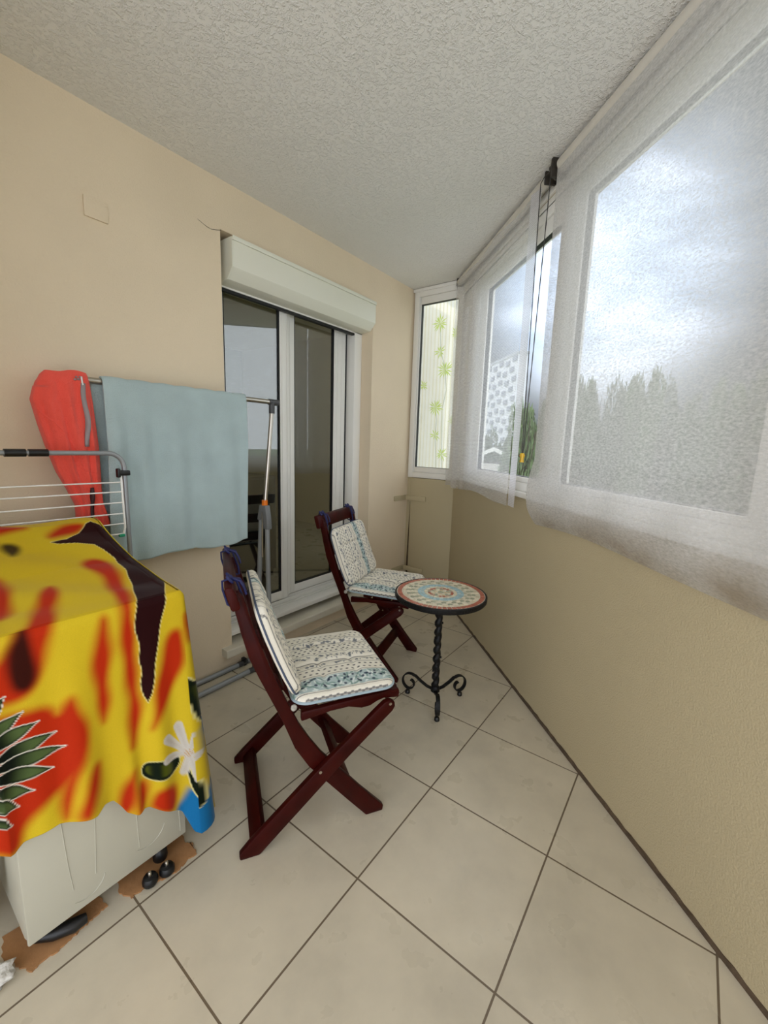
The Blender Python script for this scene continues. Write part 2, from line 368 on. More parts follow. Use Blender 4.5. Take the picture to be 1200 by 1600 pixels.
def corner_bracket(z, lab):
    mb = MB()
    mb.box(1.995,2.168,YL-.011,YL-.0005,z-.022,z+.018); mb.box(2.156,2.1685,1.12,YL-.001,z-.022,z+.018)
    for (a,b) in ((2.02,None),(2.09,None)): mb.tube([(a,YL-.011,z),(a,YL-.0135,z)], .006, 8)
    for y in (1.15,1.19): mb.tube([(2.156,y,z),(2.1535,y,z)], .006, 8)
    o = mb.build('corner_bracket', M['end'], bevel=.0015); tag(o, lab, 'bracket')
corner_bracket(.838, 'upper of two flat painted metal strips bent across the far corner, below the narrow window')
corner_bracket(.215, 'lower of two flat painted metal strips bent across the far corner, behind the mosaic table')

# dim room beyond the sliding door
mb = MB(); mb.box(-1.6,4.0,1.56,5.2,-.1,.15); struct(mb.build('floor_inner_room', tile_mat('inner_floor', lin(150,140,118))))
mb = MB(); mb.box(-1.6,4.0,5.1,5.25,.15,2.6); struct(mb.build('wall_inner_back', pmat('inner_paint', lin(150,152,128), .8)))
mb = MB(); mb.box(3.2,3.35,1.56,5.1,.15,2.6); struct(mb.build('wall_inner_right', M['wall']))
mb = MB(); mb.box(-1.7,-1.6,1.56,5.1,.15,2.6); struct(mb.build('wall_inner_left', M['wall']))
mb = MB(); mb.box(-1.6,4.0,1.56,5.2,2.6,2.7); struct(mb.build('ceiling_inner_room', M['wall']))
cb = thing('cabinet', 'black cabinet standing inside the dark room behind the left door pane', 'cabinet', (.95,2.3,.15))
mb = MB(); mb.box(-.45,.45,-.2,.2,.06,.85); mb.build('body', M['black'], cb, bevel=.006)
for sx in (-1,1):
    mb = MB(); mb.box(min(.01*sx,.43*sx),max(.01*sx,.43*sx),-.218,-.201,.08,.83); dd = mb.build('door', M['black'], cb, bevel=.004)
    mb = MB(); mb.tube([(sx*.05,-.235,.42),(sx*.05,-.235,.52)], .006); mb.build('handle', M['steel'], dd)
for sx in (-1,1):
    for sy in (-1,1):
        mb = MB(); mb.box(sx*.40-.03,sx*.40+.03,sy*.15-.03,sy*.15+.03,0,.06); mb.build('foot', M['black'], cb)

# ------------------------------------------------------------------ blinds
def cloth_grid(f, nu, nv): 
    a = np.linspace(0,1,nu); b = np.linspace(0,1,nv); A,B = np.meshgrid(a,b,indexing='ij'); return np.stack(f(A,B),-1)
rb = thing('roller_blind', 'large sheer white roller blind over the near right window, bottom edge curling, brown shade painted into it', 'blind'); on_right(rb)
def f(A,B):
    t0 = 1.345+.04*B; t = t0+(3.30-t0)*A; z = 2.475-B*(2.475-.925)
    bul = np.sin(PI*np.clip((B-.80)/.2,0,1)); curl = np.clip((B-.93)/.07,0,1)
    y = -.062-.004*np.sin(t*9+2*B)*B-.018*bul*(1+.5*np.sin(t*5.2+1)) + .030*curl**2 - .006*np.sin(t*23)*bul
    z = z+.010*np.sin(t*4.5)*B**4-.012*np.sin(t*2.2+.8)*B**4
    return t,y,z
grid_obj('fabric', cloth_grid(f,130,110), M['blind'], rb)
mb = MB(); mb.tube([(1.352,-.045,2.470),(3.32,-.045,2.470)], .026, 20); mb.build('roller_tube', M['tube'], rb, smooth=True)
mb = MB(); mb.box(1.318,1.332,-.078,-.006,2.432,2.5055).tube([(1.332,-.045,2.470),(1.351,-.045,2.470)],.014,12)
for k in range(9):
    an = k*.75; mb.ball((1.315+.006*math.sin(an*2),-.045+.028*math.cos(an),2.468+.03*math.sin(an)), .011, nu=8, nv=6)
mb.build('bracket', M['bracket'], rb, smooth=True)
mb = MB()
for ta,ya in ((1.236,-.078),(1.316,-.074)):
    top = np.array((ta,ya,2.455)); bot = np.array((1.274+(.006 if ta>1.3 else -.006),-.076,1.262))
    mb.tube([tuple(top*(1-k/30)+bot*k/30) for k in range(31)], [.0018+.0007*(k%2) for k in range(31)], 6)
mb.tube([(1.236,-.078,2.455),(1.25,-.070,2.475),(1.30,-.062,2.478),(1.316,-.074,2.455)], .002, 6); mb.tube([(1.268,-.076,1.262),(1.274,-.076,1.254),(1.280,-.076,1.262)], .002, 6)
mb.build('bead_chain', M['chain'], rb)
mb = MB(); mb.tube([(1.274,-.076,1.262),(1.274,-.076,1.250),(1.274,-.076,1.236),(1.274,-.076,1.218)], [.009,.013,.008,.011], 10); mb.build('chain_pull', M['yellow'], rb, smooth=True)

cu = thing('sheer_curtain', 'short white striped sheer panel with pleats over the far right window, beside the narrow window', 'curtain'); on_right(cu)
def f(A,B):
    t = -.012+1.135*A + .0*B; z0 = 2.485-.02*A; z1 = .975+.02*np.sin(A*PI)+.015*np.sin(A*14)*.4
    z = z0+(z1-z0)*B
    pl = np.exp(-((t-.16)/.17)**2)
    y = -.062 - .012*np.sin(t*26)*pl*(.25+B) - .005*np.sin(t*11+B*2) - .016*np.exp(-((t-.37)/.02)**2)*np.clip(B*1.4,0,1) - .02*B*np.exp(-((t-.2)/.15)**2)
    return t,y,z
grid_obj('fabric', cloth_grid(f,170,60), M['curtain'], cu)
def f(A,B):
    t = .365-.13*A-.02*B; z = 2.20+(.985-2.20)*B; y = -.083-.010*np.sin(A*PI)-.012*B; return t,y,z
grid_obj('pleat', cloth_grid(f,14,40), M['curtain'], cu)
def f(A,B):
    t = 1.124+.088*A; z = 2.465+(.985-2.465)*B; y = -.064-.004*np.sin(t*30+B*3); return t,y,z
grid_obj('side_hem', cloth_grid(f,10,60), M['hem'], cu)
mb = MB(); mb.tube([(.0,-.045,2.474),(1.23,-.045,2.474)], .022, 18); mb.build('roller_tube', M['tube'], cu, smooth=True)
for t in (-.02,1.236):
    mb = MB(); mb.box(t-.004,t+.006,-.062,-.006,2.452,2.5055); mb.build('bracket', M['bracket'], cu, bevel=.003)

# printed screen outside the narrow window
sc = MB()
mats = [pmat('pale_screen', lin(248,248,240), .8, var=.03), pmat('cream_stripe', lin(234,230,208), .8), pmat('lime_print', lin(190,216,70), .8), pmat('grey_print', lin(176,184,164), .8)]
for mm in mats:                                    # backlit cloth
    nt = mm.node_tree; out = [n for n in nt.nodes if n.type=='OUTPUT_MATERIAL'][0]; b = [n for n in nt.nodes if n.type=='BSDF_PRINCIPLED'][0]
    tr = nt.nodes.new('ShaderNodeBsdfTranslucent'); nt.links.new(b.inputs['Base Color'].links[0].from_socket, tr.inputs[0])
    ms = nt.nodes.new('ShaderNodeMixShader'); ms.inputs[0].default_value = .85
    nt.links.new(b.outputs[0], ms.inputs[1]); nt.links.new(tr.outputs[0], ms.inputs[2])
    tp = nt.nodes.new('ShaderNodeBsdfTransparent'); m3 = nt.nodes.new('ShaderNodeMixShader'); m3.inputs[0].default_value = .25
    nt.links.new(ms.outputs[0], m3.inputs[1]); nt.links.new(tp.outputs[0], m3.inputs[2]); nt.links.new(m3.outputs[0], out.inputs[0])
sc.add([(-.3,0,.9),(.40,0,.9),(.40,0,2.6),(-.3,0,2.6)], [(0,1,2,3)])
for x in np.arange(-.28,.39,.034):
    sc.mi = 1; w = .006+.008*random.random(); sc.add([(x,-.002,.9),(x+w,-.002,.9),(x+w,-.002,2.6),(x,-.002,2.6)], [(0,1,2,3)])
def stem(p, w, mi):
    sc.mi = mi
    for a,b in zip(p[:-1],p[1:]): sc.add([(a[0]-w,-.003,a[1]),(a[0]+w,-.003,a[1]),(b[0]+w,-.003,b[1]),(b[0]-w,-.003,b[1])], [(0,1,2,3)])
stem([(.15,.95),(.13,1.2),(.113,1.375),(.12,1.5),(.105,1.61)], .003, 3); stem([(.21,.95),(.187,1.21),(.17,1.6),(.20,1.75),(.18,1.92),(.13,2.07),(.107,2.30)], .003, 3); stem([(.02,1.85),(.08,1.65),(.105,1.6)], .004, 0)
for (cx,cz,r,n) in ((.107,2.30,.075,15),(.122,2.07,.06,9),(.18,1.92,.08,16),(.105,1.61,.075,15),(.113,1.375,.055,9),(.187,1.21,.065,11),(-.03,1.80,.05,10),(.27,2.2,.06,12),(.29,1.5,.06,12)):
    sc.mi = 2
    for k in range(n):
        a = 2*PI*k/n+.3*random.random(); rr = r*(.75+.4*random.random()); c, s = math.cos(a), math.sin(a); w = .0055
        sc.add([(cx,-.004,cz),(cx+c*rr*.55-s*w,-.004,cz+s*rr*.55+c*w),(cx+c*rr,-.004,cz+s*rr),(cx+c*rr*.55+s*w,-.004,cz+s*rr*.55-c*w)], [(0,1,2,3)])
ps = sc.build('printed_screen', None, mats=mats); ps.location = (XE+.26,YL,0); ps.rotation_euler = (0,0,-PI/2)
tag(ps, 'pale striped screen printed with green leaf bursts outside the narrow window', 'screen')
# ------------------------------------------------------------------ washing machine
MX0, MX1, MY0, MY1 = -.655, -.262, .492, 1.085
wm = thing('washing_machine', 'white washing machine mostly hidden under the yellow printed cloth, standing on torn cardboard', 'washing machine', ((MX0+MX1)/2, .79, 0))
W0 = ((MX0+MX1)/2, .79, 0)
mb = MB(); mb.box(MX0,MX1,MY0+.006,MY1,.062,.835); rel(mb,W0).build('body', M['enamel'], wm, bevel=.008)
mb = MB(); mb.box(MX0+.001,MX1-.001,MY0-.006,MY0+.005,.058,.835)
rel(mb,W0).build('front_panel', M['enamel'], wm, bevel=.004)
seam = MB()
for pts in ([(-.574,.42),(-.568,.328),(-.563,.21),(-.557,.13)],[(-.494,.40),(-.497,.306),(-.503,.20),(-.507,.135)],[(-.402,.40),(-.400,.223),(-.398,.12)],[(-.285,.40),(-.283,.2),(-.281,.08)]):
    seam.tube([(x,MY0-.0065,z) for x,z in pts], .0012, 5)
for cx,cz,r in ((-.53,.125,.045),(-.375,.155,.05)):
    seam.tube([(cx+r*math.cos(a),MY0-.0065,cz+r*math.sin(a)) for a in np.linspace(-2.2,-.2,12)], .0012, 5)
rel(seam,W0).build('moulding', M['enamel'], wm, smooth=True)
mb = MB(); mb.prism([(.925,.834),(.925,.905),(1.055,.968),(1.083,.960),(1.083,.834)], MX0+.004, MX1-.004, 'x'); rel(mb,W0).build('control_panel', M['enamel'], wm, bevel=.006)
mb = MB(); mb.box(MX0+.006,MX1-.006,MY0+.004,.92,.8355,.846); rel(mb,W0).build('lid', M['enamel'], wm, bevel=.004)
for (x,y) in ((MX0+.05,MY1-.06),(MX1-.05,MY1-.06),(MX0+.05,MY0+.06),(-.332,.515)):
    mb = MB(); mb.lathe([(.019,.005),(.021,.012),(.019,.036),(.012,.044),(.011,.064)], x, y, 16); rel(mb,W0).build('foot', M['black'], wm, smooth=True)
# black transport lever poking out under the near corner
mb = MB(); mb.tube([(-.640,.535,.030),(-.600,.508,.024),(-.560,.492,.021),(-.535,.490,.019)], [.012,.016,.017,.012], 12); rel(mb,W0).build('transport_lever', M['black'], wm, smooth=True)

def card(name, pts, lab, z0=.0005, th=.004):
    out = []
    for i,(x,y) in enumerate(pts):
        x2,y2 = pts[(i+1)%len(pts)]
        for k in range(6):
            q = k/6; jit = .0035 if k else 0
            out.append((x+(x2-x)*q+random.uniform(-jit,jit), y+(y2-y)*q+random.uniform(-jit,jit)))
    mb = MB(); mb.prism(out, z0, z0+th, 'z'); o = mb.build(name, M['card'])
    return tag(o, lab, 'cardboard')
card('cardboard_piece', [(-.690,.560),(-.672,.510),(-.655,.472),(-.640,.478),(-.600,.474),(-.575,.478),(-.545,.485),(-.520,.490),(-.485,.492),(-.491,.556),(-.52,.60),(-.68,.62)], 'torn brown cardboard under the near left corner of the washing machine')
card('cardboard_piece', [(-.452,.510),(-.437,.462),(-.425,.466),(-.385,.455),(-.345,.444),(-.318,.436),(-.285,.446),(-.256,.442),(-.246,.488),(-.258,.500),(-.25,.55),(-.43,.58)], 'torn brown cardboard holding two loose black feet, under the right corner of the washing machine')
for (x,y,lab) in ((-.385,.463,'left one of two loose black rubber feet lying on the cardboard by the washing machine'),(-.340,.456,'right one of two loose black rubber feet lying on the cardboard by the washing machine')):
    r = thing('rubber_foot', lab, 'rubber foot', (x,y,.0047))
    mb = MB(); mb.lathe([(.019,0),(.021,.004),(.021,.014),(.017,.022),(.009,.025),(.008,.024)], 0,0,20); mb.build('pad', M['black'], r, smooth=True)
    mb = MB(); mb.lathe([(.005,.0235),(.005,.034),(.0035,.036)], 0,0,10); mb.build('stud', M['steel'], r, smooth=True)
# crumpled rag at the picture's left edge
V = np.zeros((26,18,3))
for i in range(26):
    for j in range(18):
        th = PI*j/17; ph = 2*PI*i/25
        r = 1+.22*math.sin(3*ph+2*th)+.16*math.sin(7*ph-4*th)+.10*math.sin(11*th+ph*5)
        V[i,j] = (.048*r*math.sin(th)*math.cos(ph), .040*r*math.sin(th)*math.sin(ph), .021+.0195*(r if th<PI/2 else 1)*math.cos(th))
V[...,2] = np.maximum(V[...,2], .001)
rg = grid_obj('cleaning_rag', V, M['rag']); rg.location = (-.735,.515,0); tag(rg, 'crumpled white rag on the floor left of the cardboard', 'rag')
# pale drain hose stub seen left of the machine
hz = MB(); pts = [(-.70,.66,.10),(-.695,.64,.13),(-.69,.63,.20),(-.685,.65,.27),(-.668,.68,.295),(-.650,.69,.30)]
hz.tube(pts, .018, 14); hz.tube([(-.70,.66,.10),(-.71,.70,.035),(-.72,.78,.021),(-.72,.95,.021)], .018, 14)
o = hz.build('drain_hose', M['enamel'], smooth=True); tag(o, 'white plastic hose running down the left side of the washing machine', 'hose')

# ------------------------------------------------------------------ printed cloth over the machine
CLOTH={"maroon":[[[-0.414,0.476],[-0.37,0.48],[-0.327,0.512],[-0.29,0.559],[-0.273,0.566],[-0.251,0.546],[-0.238,0.457],[-0.239,0.313],[-0.241,0.19],[-0.241,0.116],[-0.286,0.012],[-0.308,-0.063],[-0.326,-0.135],[-0.34,-0.213],[-0.351,-0.264],[-0.361,-0.285],[-0.369,-0.261],[-0.373,-0.226],[-0.369,-0.189],[-0.373,-0.165],[-0.367,-0.119],[-0.373,-0.095],[-0.378,-0.072],[-0.373,-0.042],[-0.36,0.015],[-0.327,0.119],[-0.303,0.213],[-0.292,0.322],[-0.3,0.388],[-0.313,0.426],[-0.354,0.45],[-0.401,0.462]]],"red":[[[-0.386,0.324],[-0.352,0.348],[-0.322,0.328],[-0.318,0.255],[-0.343,0.13],[-0.374,0.012],[-0.38,-0.039],[-0.381,-0.113],[-0.385,-0.193],[-0.375,-0.281],[-0.381,-0.323],[-0.396,-0.37],[-0.409,-0.402],[-0.409,-0.362],[-0.404,-0.287],[-0.41,-0.209],[-0.408,-0.103],[-0.407,-0.025],[-0.39,0.071],[-0.373,0.165],[-0.37,0.254],[-0.388,0.289]],[[-0.445,-0.013],[-0.436,-0.062],[-0.436,-0.113],[-0.451,-0.189],[-0.453,-0.241],[-0.467,-0.302],[-0.474,-0.256],[-0.475,-0.178],[-0.478,-0.116],[-0.47,-0.069],[-0.455,-0.035]],[[-0.55,0.117],[-0.506,0.211],[-0.485,0.225],[-0.488,0.172],[-0.516,0.088],[-0.549,-0.002],[-0.566,-0.07],[-0.584,-0.113],[-0.607,-0.144],[-0.634,-0.153],[-0.67,-0.138],[-0.663,-0.064],[-0.63,-0.043],[-0.604,0.012],[-0.585,0.022]],[[-0.592,0.33],[-0.571,0.319],[-0.567,0.252],[-0.583,0.164],[-0.609,0.091],[-0.639,0.092]],[[-0.29,-0.114],[-0.263,-0.107],[-0.254,-0.151],[-0.261,-0.207],[-0.284,-0.256],[-0.315,-0.311],[-0.351,-0.362],[-0.359,-0.363],[-0.344,-0.308],[-0.331,-0.234],[-0.316,-0.172]],[[-0.69,-0.162],[-0.655,-0.177],[-0.636,-0.174],[-0.607,-0.18],[-0.573,-0.193],[-0.558,-0.226],[-0.54,-0.196],[-0.526,-0.184],[-0.512,-0.226],[-0.502,-0.277],[-0.505,-0.327],[-0.525,-0.372],[-0.559,-0.405],[-0.586,-0.411],[-0.613,-0.433],[-0.64,-0.461],[-0.649,-0.484],[-0.657,-0.497],[-0.685,-0.491],[-0.721,-0.476]],[[-0.569,-0.475],[-0.562,-0.413],[-0.538,-0.363],[-0.528,-0.343],[-0.537,-0.4],[-0.559,-0.493]],[[-0.54,-0.498],[-0.532,-0.461],[-0.512,-0.412],[-0.488,-0.38],[-0.487,-0.429],[-0.505,-0.481],[-0.52,-0.512]],[[-0.449,-0.545],[-0.44,-0.495],[-0.419,-0.469],[-0.404,-0.456],[-0.405,-0.508],[-0.421,-0.555],[-0.436,-0.572]],[[-0.412,-0.584],[-0.402,-0.51],[-0.387,-0.503],[-0.377,-0.534],[-0.384,-0.57],[-0.404,-0.591]],[[-0.378,-0.586],[-0.36,-0.551],[-0.328,-0.559],[-0.307,-0.582],[-0.307,-0.62],[-0.323,-0.646],[-0.369,-0.608]],[[-0.417,0.502],[-0.391,0.545],[-0.352,0.566],[-0.303,0.565],[-0.298,0.545],[-0.342,0.516],[-0.39,0.499]],[[-0.243,-0.061],[-0.23,-0.089],[-0.225,-0.138],[-0.235,-0.158],[-0.244,-0.131]],[[-0.53,0.625],[-0.482,0.588],[-0.444,0.57],[-0.492,0.549],[-0.546,0.548]]],"dark":[[[-0.595,0.019],[-0.591,-0.01],[-0.582,-0.063],[-0.587,-0.112],[-0.606,-0.135],[-0.628,-0.124],[-0.637,-0.084],[-0.63,-0.043],[-0.614,-0.006]],[[-0.53,0.504],[-0.504,0.501],[-0.485,0.471],[-0.519,0.421],[-0.53,0.448]]],"blue":[[[-0.31,-0.656],[-0.288,-0.628],[-0.274,-0.6],[-0.25,-0.609],[-0.184,-0.669],[-0.195,-0.841],[-0.274,-0.776],[-0.292,-0.695]],[[-0.221,-0.442],[-0.203,-0.407],[-0.187,-0.403],[-0.17,-0.45],[-0.213,-0.511]]],"leaf":[[[-0.39,-0.472],[-0.378,-0.456],[-0.343,-0.467],[-0.306,-0.487],[-0.287,-0.49],[-0.288,-0.514],[-0.309,-0.531],[-0.337,-0.528],[-0.367,-0.513],[-0.386,-0.494]],[[-0.269,-0.527],[-0.262,-0.563],[-0.25,-0.597],[-0.232,-0.609],[-0.221,-0.584],[-0.215,-0.647],[-0.214,-0.681],[-0.236,-0.666],[-0.258,-0.624],[-0.269,-0.571]],[[-0.248,-0.26],[-0.239,-0.258],[-0.229,-0.287],[-0.205,-0.292],[-0.192,-0.33],[-0.188,-0.415],[-0.214,-0.433],[-0.227,-0.394],[-0.237,-0.326],[-0.247,-0.297]]]}
FLOWER={"c":[-0.265,-0.491],"tips":[[-0.288,-0.385],[-0.328,-0.407],[-0.333,-0.473],[-0.279,-0.548],[-0.24,-0.594],[-0.238,-0.435],[-0.226,-0.513]]}
PALM=[[[-0.696,-0.22],[-0.617,-0.178]],[[-0.679,-0.235],[-0.593,-0.214]],[[-0.664,-0.267],[-0.564,-0.257]],[[-0.666,-0.288],[-0.549,-0.3]],[[-0.674,-0.31],[-0.576,-0.342]],[[-0.689,-0.34],[-0.615,-0.374]],[[-0.698,-0.362],[-0.643,-0.398]],[[-0.707,-0.391],[-0.66,-0.433]],[[-0.691,-0.175],[-0.644,-0.13]]]
HEM=[[-0.686,-0.492],[-0.66,-0.503],[-0.642,-0.492],[-0.576,-0.492],[-0.544,-0.505],[-0.504,-0.518],[-0.482,-0.511],[-0.46,-0.518],[-0.446,-0.541],[-0.433,-0.57],[-0.41,-0.588],[-0.393,-0.587],[-0.377,-0.593],[-0.291,-0.671],[-0.266,-0.749],[-0.222,-0.789]]

def sdpoly(P, poly):
    """signed distance of points to a polygon, negative inside"""
    poly = np.array(poly); d = np.full(len(P), 1e9); ins = np.zeros(len(P), bool)
    for a, b in zip(poly, np.roll(poly,-1,0)):
        e = b-a; w = P-a; t = np.clip((w@e)/max(e@e,1e-12),0,1)
        d = np.minimum(d, np.hypot(*(w-t[:,None]*e).T))
        c = (a[1] > P[:,1]) != (b[1] > P[:,1])
        xx = a[0]+(P[:,1]-a[1])/(b[1]-a[1]+1e-15)*(b[0]-a[0]); ins ^= c & (P[:,0] < xx)
    return np.where(ins,-d,d)
def chaikin(q, n=2):
    q = np.array(q)
    for _ in range(n):
        r_ = np.roll(q,-1,0); q = np.stack([q*.75+r_*.25, q*.25+r_*.75],1).reshape(-1,2)
    return q
def sseg(P, a, b):
    a = np.array(a); e = np.array(b)-a; w = P-a; t = np.clip((w@e)/(e@e),0,1); return np.hypot(*(w-t[:,None]*e).T), t
def smooth(x): x = np.clip(x,0,1); return x*x*(3-2*x)
def cloth_color(P):
    L = lambda *c: np.array(lin(*c)[:3])
    n = len(P); wob = .0022*np.sin(P[:,0]*61+P[:,1]*23)+.002*np.sin(P[:,1]*57-P[:,0]*40)
    C = np.tile(L(226,196,40),(n,1))
    def mixin(m, col): nonlocal C; C = C*(1-m[:,None])+np.asarray(col)*m[:,None]
    g = smooth(.5+.5*np.sin(P[:,0]*17+P[:,1]*9)); mixin(.10*g, L(204,150,14))
    for q in CLOTH['blue']: mixin(smooth(.5-(sdpoly(P,q)+wob*.5)/.03), L(22,116,176))
    for q in CLOTH['red']: mixin(smooth(.5-(sdpoly(P,chaikin(q))+wob-.003)/.034), L(196,46,8))
    for q in CLOTH['dark']: mixin(.95*smooth(.5-(sdpoly(P,chaikin(q))+wob)/.03), L(32,8,2))
    for k in range(0):
        pass
    for q in CLOTH['maroon']:
        s = sdpoly(P,q)+.0012*np.sin(P[:,1]*60); mixin(smooth(.5-(s-.002)/.0025), L(244,226,150)); mixin(smooth(.5-s/.002), L(40,3,5))
    for q in CLOTH['leaf']:
        s = sdpoly(P,chaikin(q)); mixin(smooth(.5-(s-.003)/.002), L(232,222,150)); mixin(smooth(.5-s/.002), L(10,24,8)); mixin(.8*smooth((-s-.006)/.006)*smooth(.5+.5*np.sin(P[:,0]*110)), L(96,104,20))
    for a, b in PALM:
        d, t = sseg(P,a,b); w = .017*np.sin(PI*np.clip(t*.85+.12,0,1))**.8*(1-t**4)+.0002; s = d-w
        mixin(smooth(.5-(s-.0022)/.0018), L(244,236,220)); mixin(smooth(.5-s/.0018), L(10,20,10)); mixin(.85*smooth((-s)/.007)*smooth(t*2-.3), L(92,112,62))
    c = np.array(FLOWER['c'])
    for tp in FLOWER['tips']:
        tp = np.array(tp); d, t = sseg(P,c+(tp-c)*.12,c+(tp-c)*.9); s = d-(.007+.006*t)
        mixin(smooth(.5-s/.003), L(216,210,200)); mixin(.5*smooth((-s-.002)/.01), L(196,184,168))
    for k in range(16):
        a = k*2.4; q = c+np.array([math.cos(a),math.sin(a)])*.003*math.sqrt(k); mixin(smooth(.5-(np.hypot(*(P-q).T)-.0018)/.0015), L(206,160,96))
    return C
ZT_Y = [.487,.594,.784,.91,.988,1.045,1.085,1.12]; ZT_Z = [.853,.863,.893,.928,.955,.982,.987,.978]
ztop = lambda y: np.interp(y, ZT_Y, ZT_Z)
hx = [-1.2,-.72]+[h[0] for h in HEM]+[-.19,-.1,.1,.3,.6]; hw = [.5,.5]+[-h[1] for h in HEM]+[.80,.76,.62,.5,.45]
# perimeter path of the skirt: along the left side, along the front, round the right corner, along the right side
res = .0032
left = [( -.672, y) for y in np.arange(1.10,.50,-.012)]
front = [(x,.475) for x in np.arange(-.668,-.250,res)]
arc = [(-.250+.012*math.sin(a), .487-.012*math.cos(a)) for a in np.linspace(.0,PI/2,7)]
right = [(-.238,y) for y in np.arange(.491,.60,res)]+[(-.238,y) for y in np.arange(.60,1.10,.012)]
path = np.array(left+front+arc+right); side = np.array([0]*len(left)+[1]*len(front)+[2]*len(arc)+[3]*len(right))
nrm = np.array([(-1,0)]*len(left)+[(0,-1)]*len(front)+[(math.sin(a),-math.cos(a)) for a in np.linspace(0,PI/2,7)]+[(1,0)]*len(right), float)
slen = np.concatenate([[0],np.cumsum(np.hypot(*np.diff(path,axis=0).T))]); s0 = slen[len(left)]; U = -.668+slen-s0      # U equals x along the front
HW = np.interp(U, hx, hw)
nv = 225; q = np.linspace(0,1,nv)[None,:]; W = HW[:,None]*q; Uu = np.repeat(U[:,None],nv,1)
cornr = np.exp(-((Uu+.235)/.05)**2)
off = .030*W/.7 + W*.036*cornr + np.where(side[:,None]==3, .02*W, 0)
off += (.010*np.sin(Uu*34+1.2*W)+.006*np.sin(Uu*71+.6))*np.clip(W/.45,0,1)**1.4*(1-cornr)
off += .016*np.exp(-((Uu+.425-.03*W)/.016)**2)*np.clip((W-.3)/.3,0,1)
px = path[:,0][:,None]+nrm[:,0][:,None]*off; py = path[:,1][:,None]+nrm[:,1][:,None]*off
edge_z = np.where(side==1, .853, np.where(side==2,.852, ztop(path[:,1])))
rnd = .012
pz = edge_z[:,None]-W - 0*W
skirt = np.stack([px,py,pz],-1)
# rounded shoulder: the first rows lean in to meet the top
k = np.clip(1-W/.02,0,1)**2
skirt[...,0] -= nrm[:,0][:,None]*.010*k; skirt[...,1] -= nrm[:,1][:,None]*.010*k
# pattern coordinates on the skirt: x (carried on round the corner) and drop
Us = np.where(side[:,None]==1, skirt[...,0], np.where(side[:,None]==0, Uu, Uu+off*.6))
skc = np.stack([Us,-W],-1)
tx = np.concatenate([np.linspace(-.664,-.248,150)]); ty = np.linspace(.483,1.10,190)
TX,TY = np.meshgrid(tx,ty,indexing='ij')
TZ = ztop(TY)+.0025*np.sin(TX*24+TY*31)*smooth((TY-.5)/.1)*(TX<-.27)-.004*smooth((TX+.262)/.02)-.004*smooth((-.65-TX)/.02) - .003*smooth((.495-TY)/.012)
top = np.stack([TX,TY,TZ],-1); tpc = np.stack([TX,TY-.475],-1)
def gridfaces(nu,nv,o=0):
    i = np.arange(nu*nv).reshape(nu,nv)+o; return np.stack([i[:-1,:-1],i[1:,:-1],i[1:,1:],i[:-1,1:]],-1).reshape(-1,4)
me = bpy.data.meshes.new('printed_cloth')
allv = np.vstack([skirt.reshape(-1,3), top.reshape(-1,3)])
fs = np.vstack([gridfaces(len(path),nv), gridfaces(150,190,len(path)*nv)])
# seam strip between skirt top row and the border of the top sheet
import bmesh
me.from_pydata(allv.tolist(), [], fs.tolist()); set_col(me, cloth_color(np.vstack([skc.reshape(-1,2), tpc.reshape(-1,2)])))
me.materials.append(M['cloth']); me.shade_smooth(); me.update()
co = bpy.data.objects.new('printed_cloth', me); COL.objects.link(co)
md = co.modifiers.new('thickness','SOLIDIFY'); md.thickness = .0015; md.offset = -1
tag(co, 'yellow and red tropical print cloth with white flower draped over the washing machine', 'cloth')

# ------------------------------------------------------------------ folded wire airer behind the machine
ar = thing('drying_rack', 'folded grey tube drying rack with white wires behind the washing machine', 'drying rack', (-.45,1.125,0))
A0 = (-.45,1.125,0)
mb = MB(); cr = [( -.175+.055*math.sin(a), 1.12, 1.163+.055*math.cos(a)) for a in np.linspace(0,PI/2,8)]
mb.tube([(-.80,1.12,1.219),(-.4,1.12,1.219)]+cr+[(-.119,1.12,.8),(-.110,1.135,.012)], .0085, 12)
mb.tube([(-.80,1.12,1.219),(-.84,1.12,1.20),(-.86,1.12,1.15),(-.86,1.135,.012)], .0085, 12); rel(mb,A0).build('frame', M['greytube'], ar, smooth=True)
mb = MB(); mb.tube([(-.470,1.12,1.219),(-.415,1.12,1.219)], .013, 12).tube([(-.408,1.12,1.219),(-.355,1.12,1.219)], .0125, 12); rel(mb,A0).build('sleeve', M['black'], ar, smooth=True)
for z in (1.107,1.070,1.028,.985,.945,.905):
    mb = MB(); mb.tube([(-.84,1.112,z+.004),(-.136,1.112,z)], .0026, 8); rel(mb,A0).build('wire', M['wirewhite'], ar, smooth=True)
mb = MB(); mb.tube([(-.140,1.116,1.150),(-.136,1.112,1.12),(-.134,1.112,.93),(-.140,1.112,.905),(-.155,1.112,.898)], .0042, 8)
rel(mb,A0).build('wire_frame', M['wirewhite'], ar, smooth=True); mb = MB(); mb.tube([(-.845,1.112,1.13),(-.845,1.112,.90)], .0042, 8); rel(mb,A0).build('wire_frame', M['wirewhite'], ar, smooth=True)
mb = MB(); mb.box(-.146,-.104,1.104,1.136,1.132,1.152).box(-.150,-.138,1.104,1.126,1.125,1.160); rel(mb,A0).build('hinge_clip', M['black'], ar, bevel=.004)
mb = MB(); mb.box(-.158,-.138,1.104,1.120,.893,.905); rel(mb,A0).build('end_cap', M['green'], ar, bevel=.003)

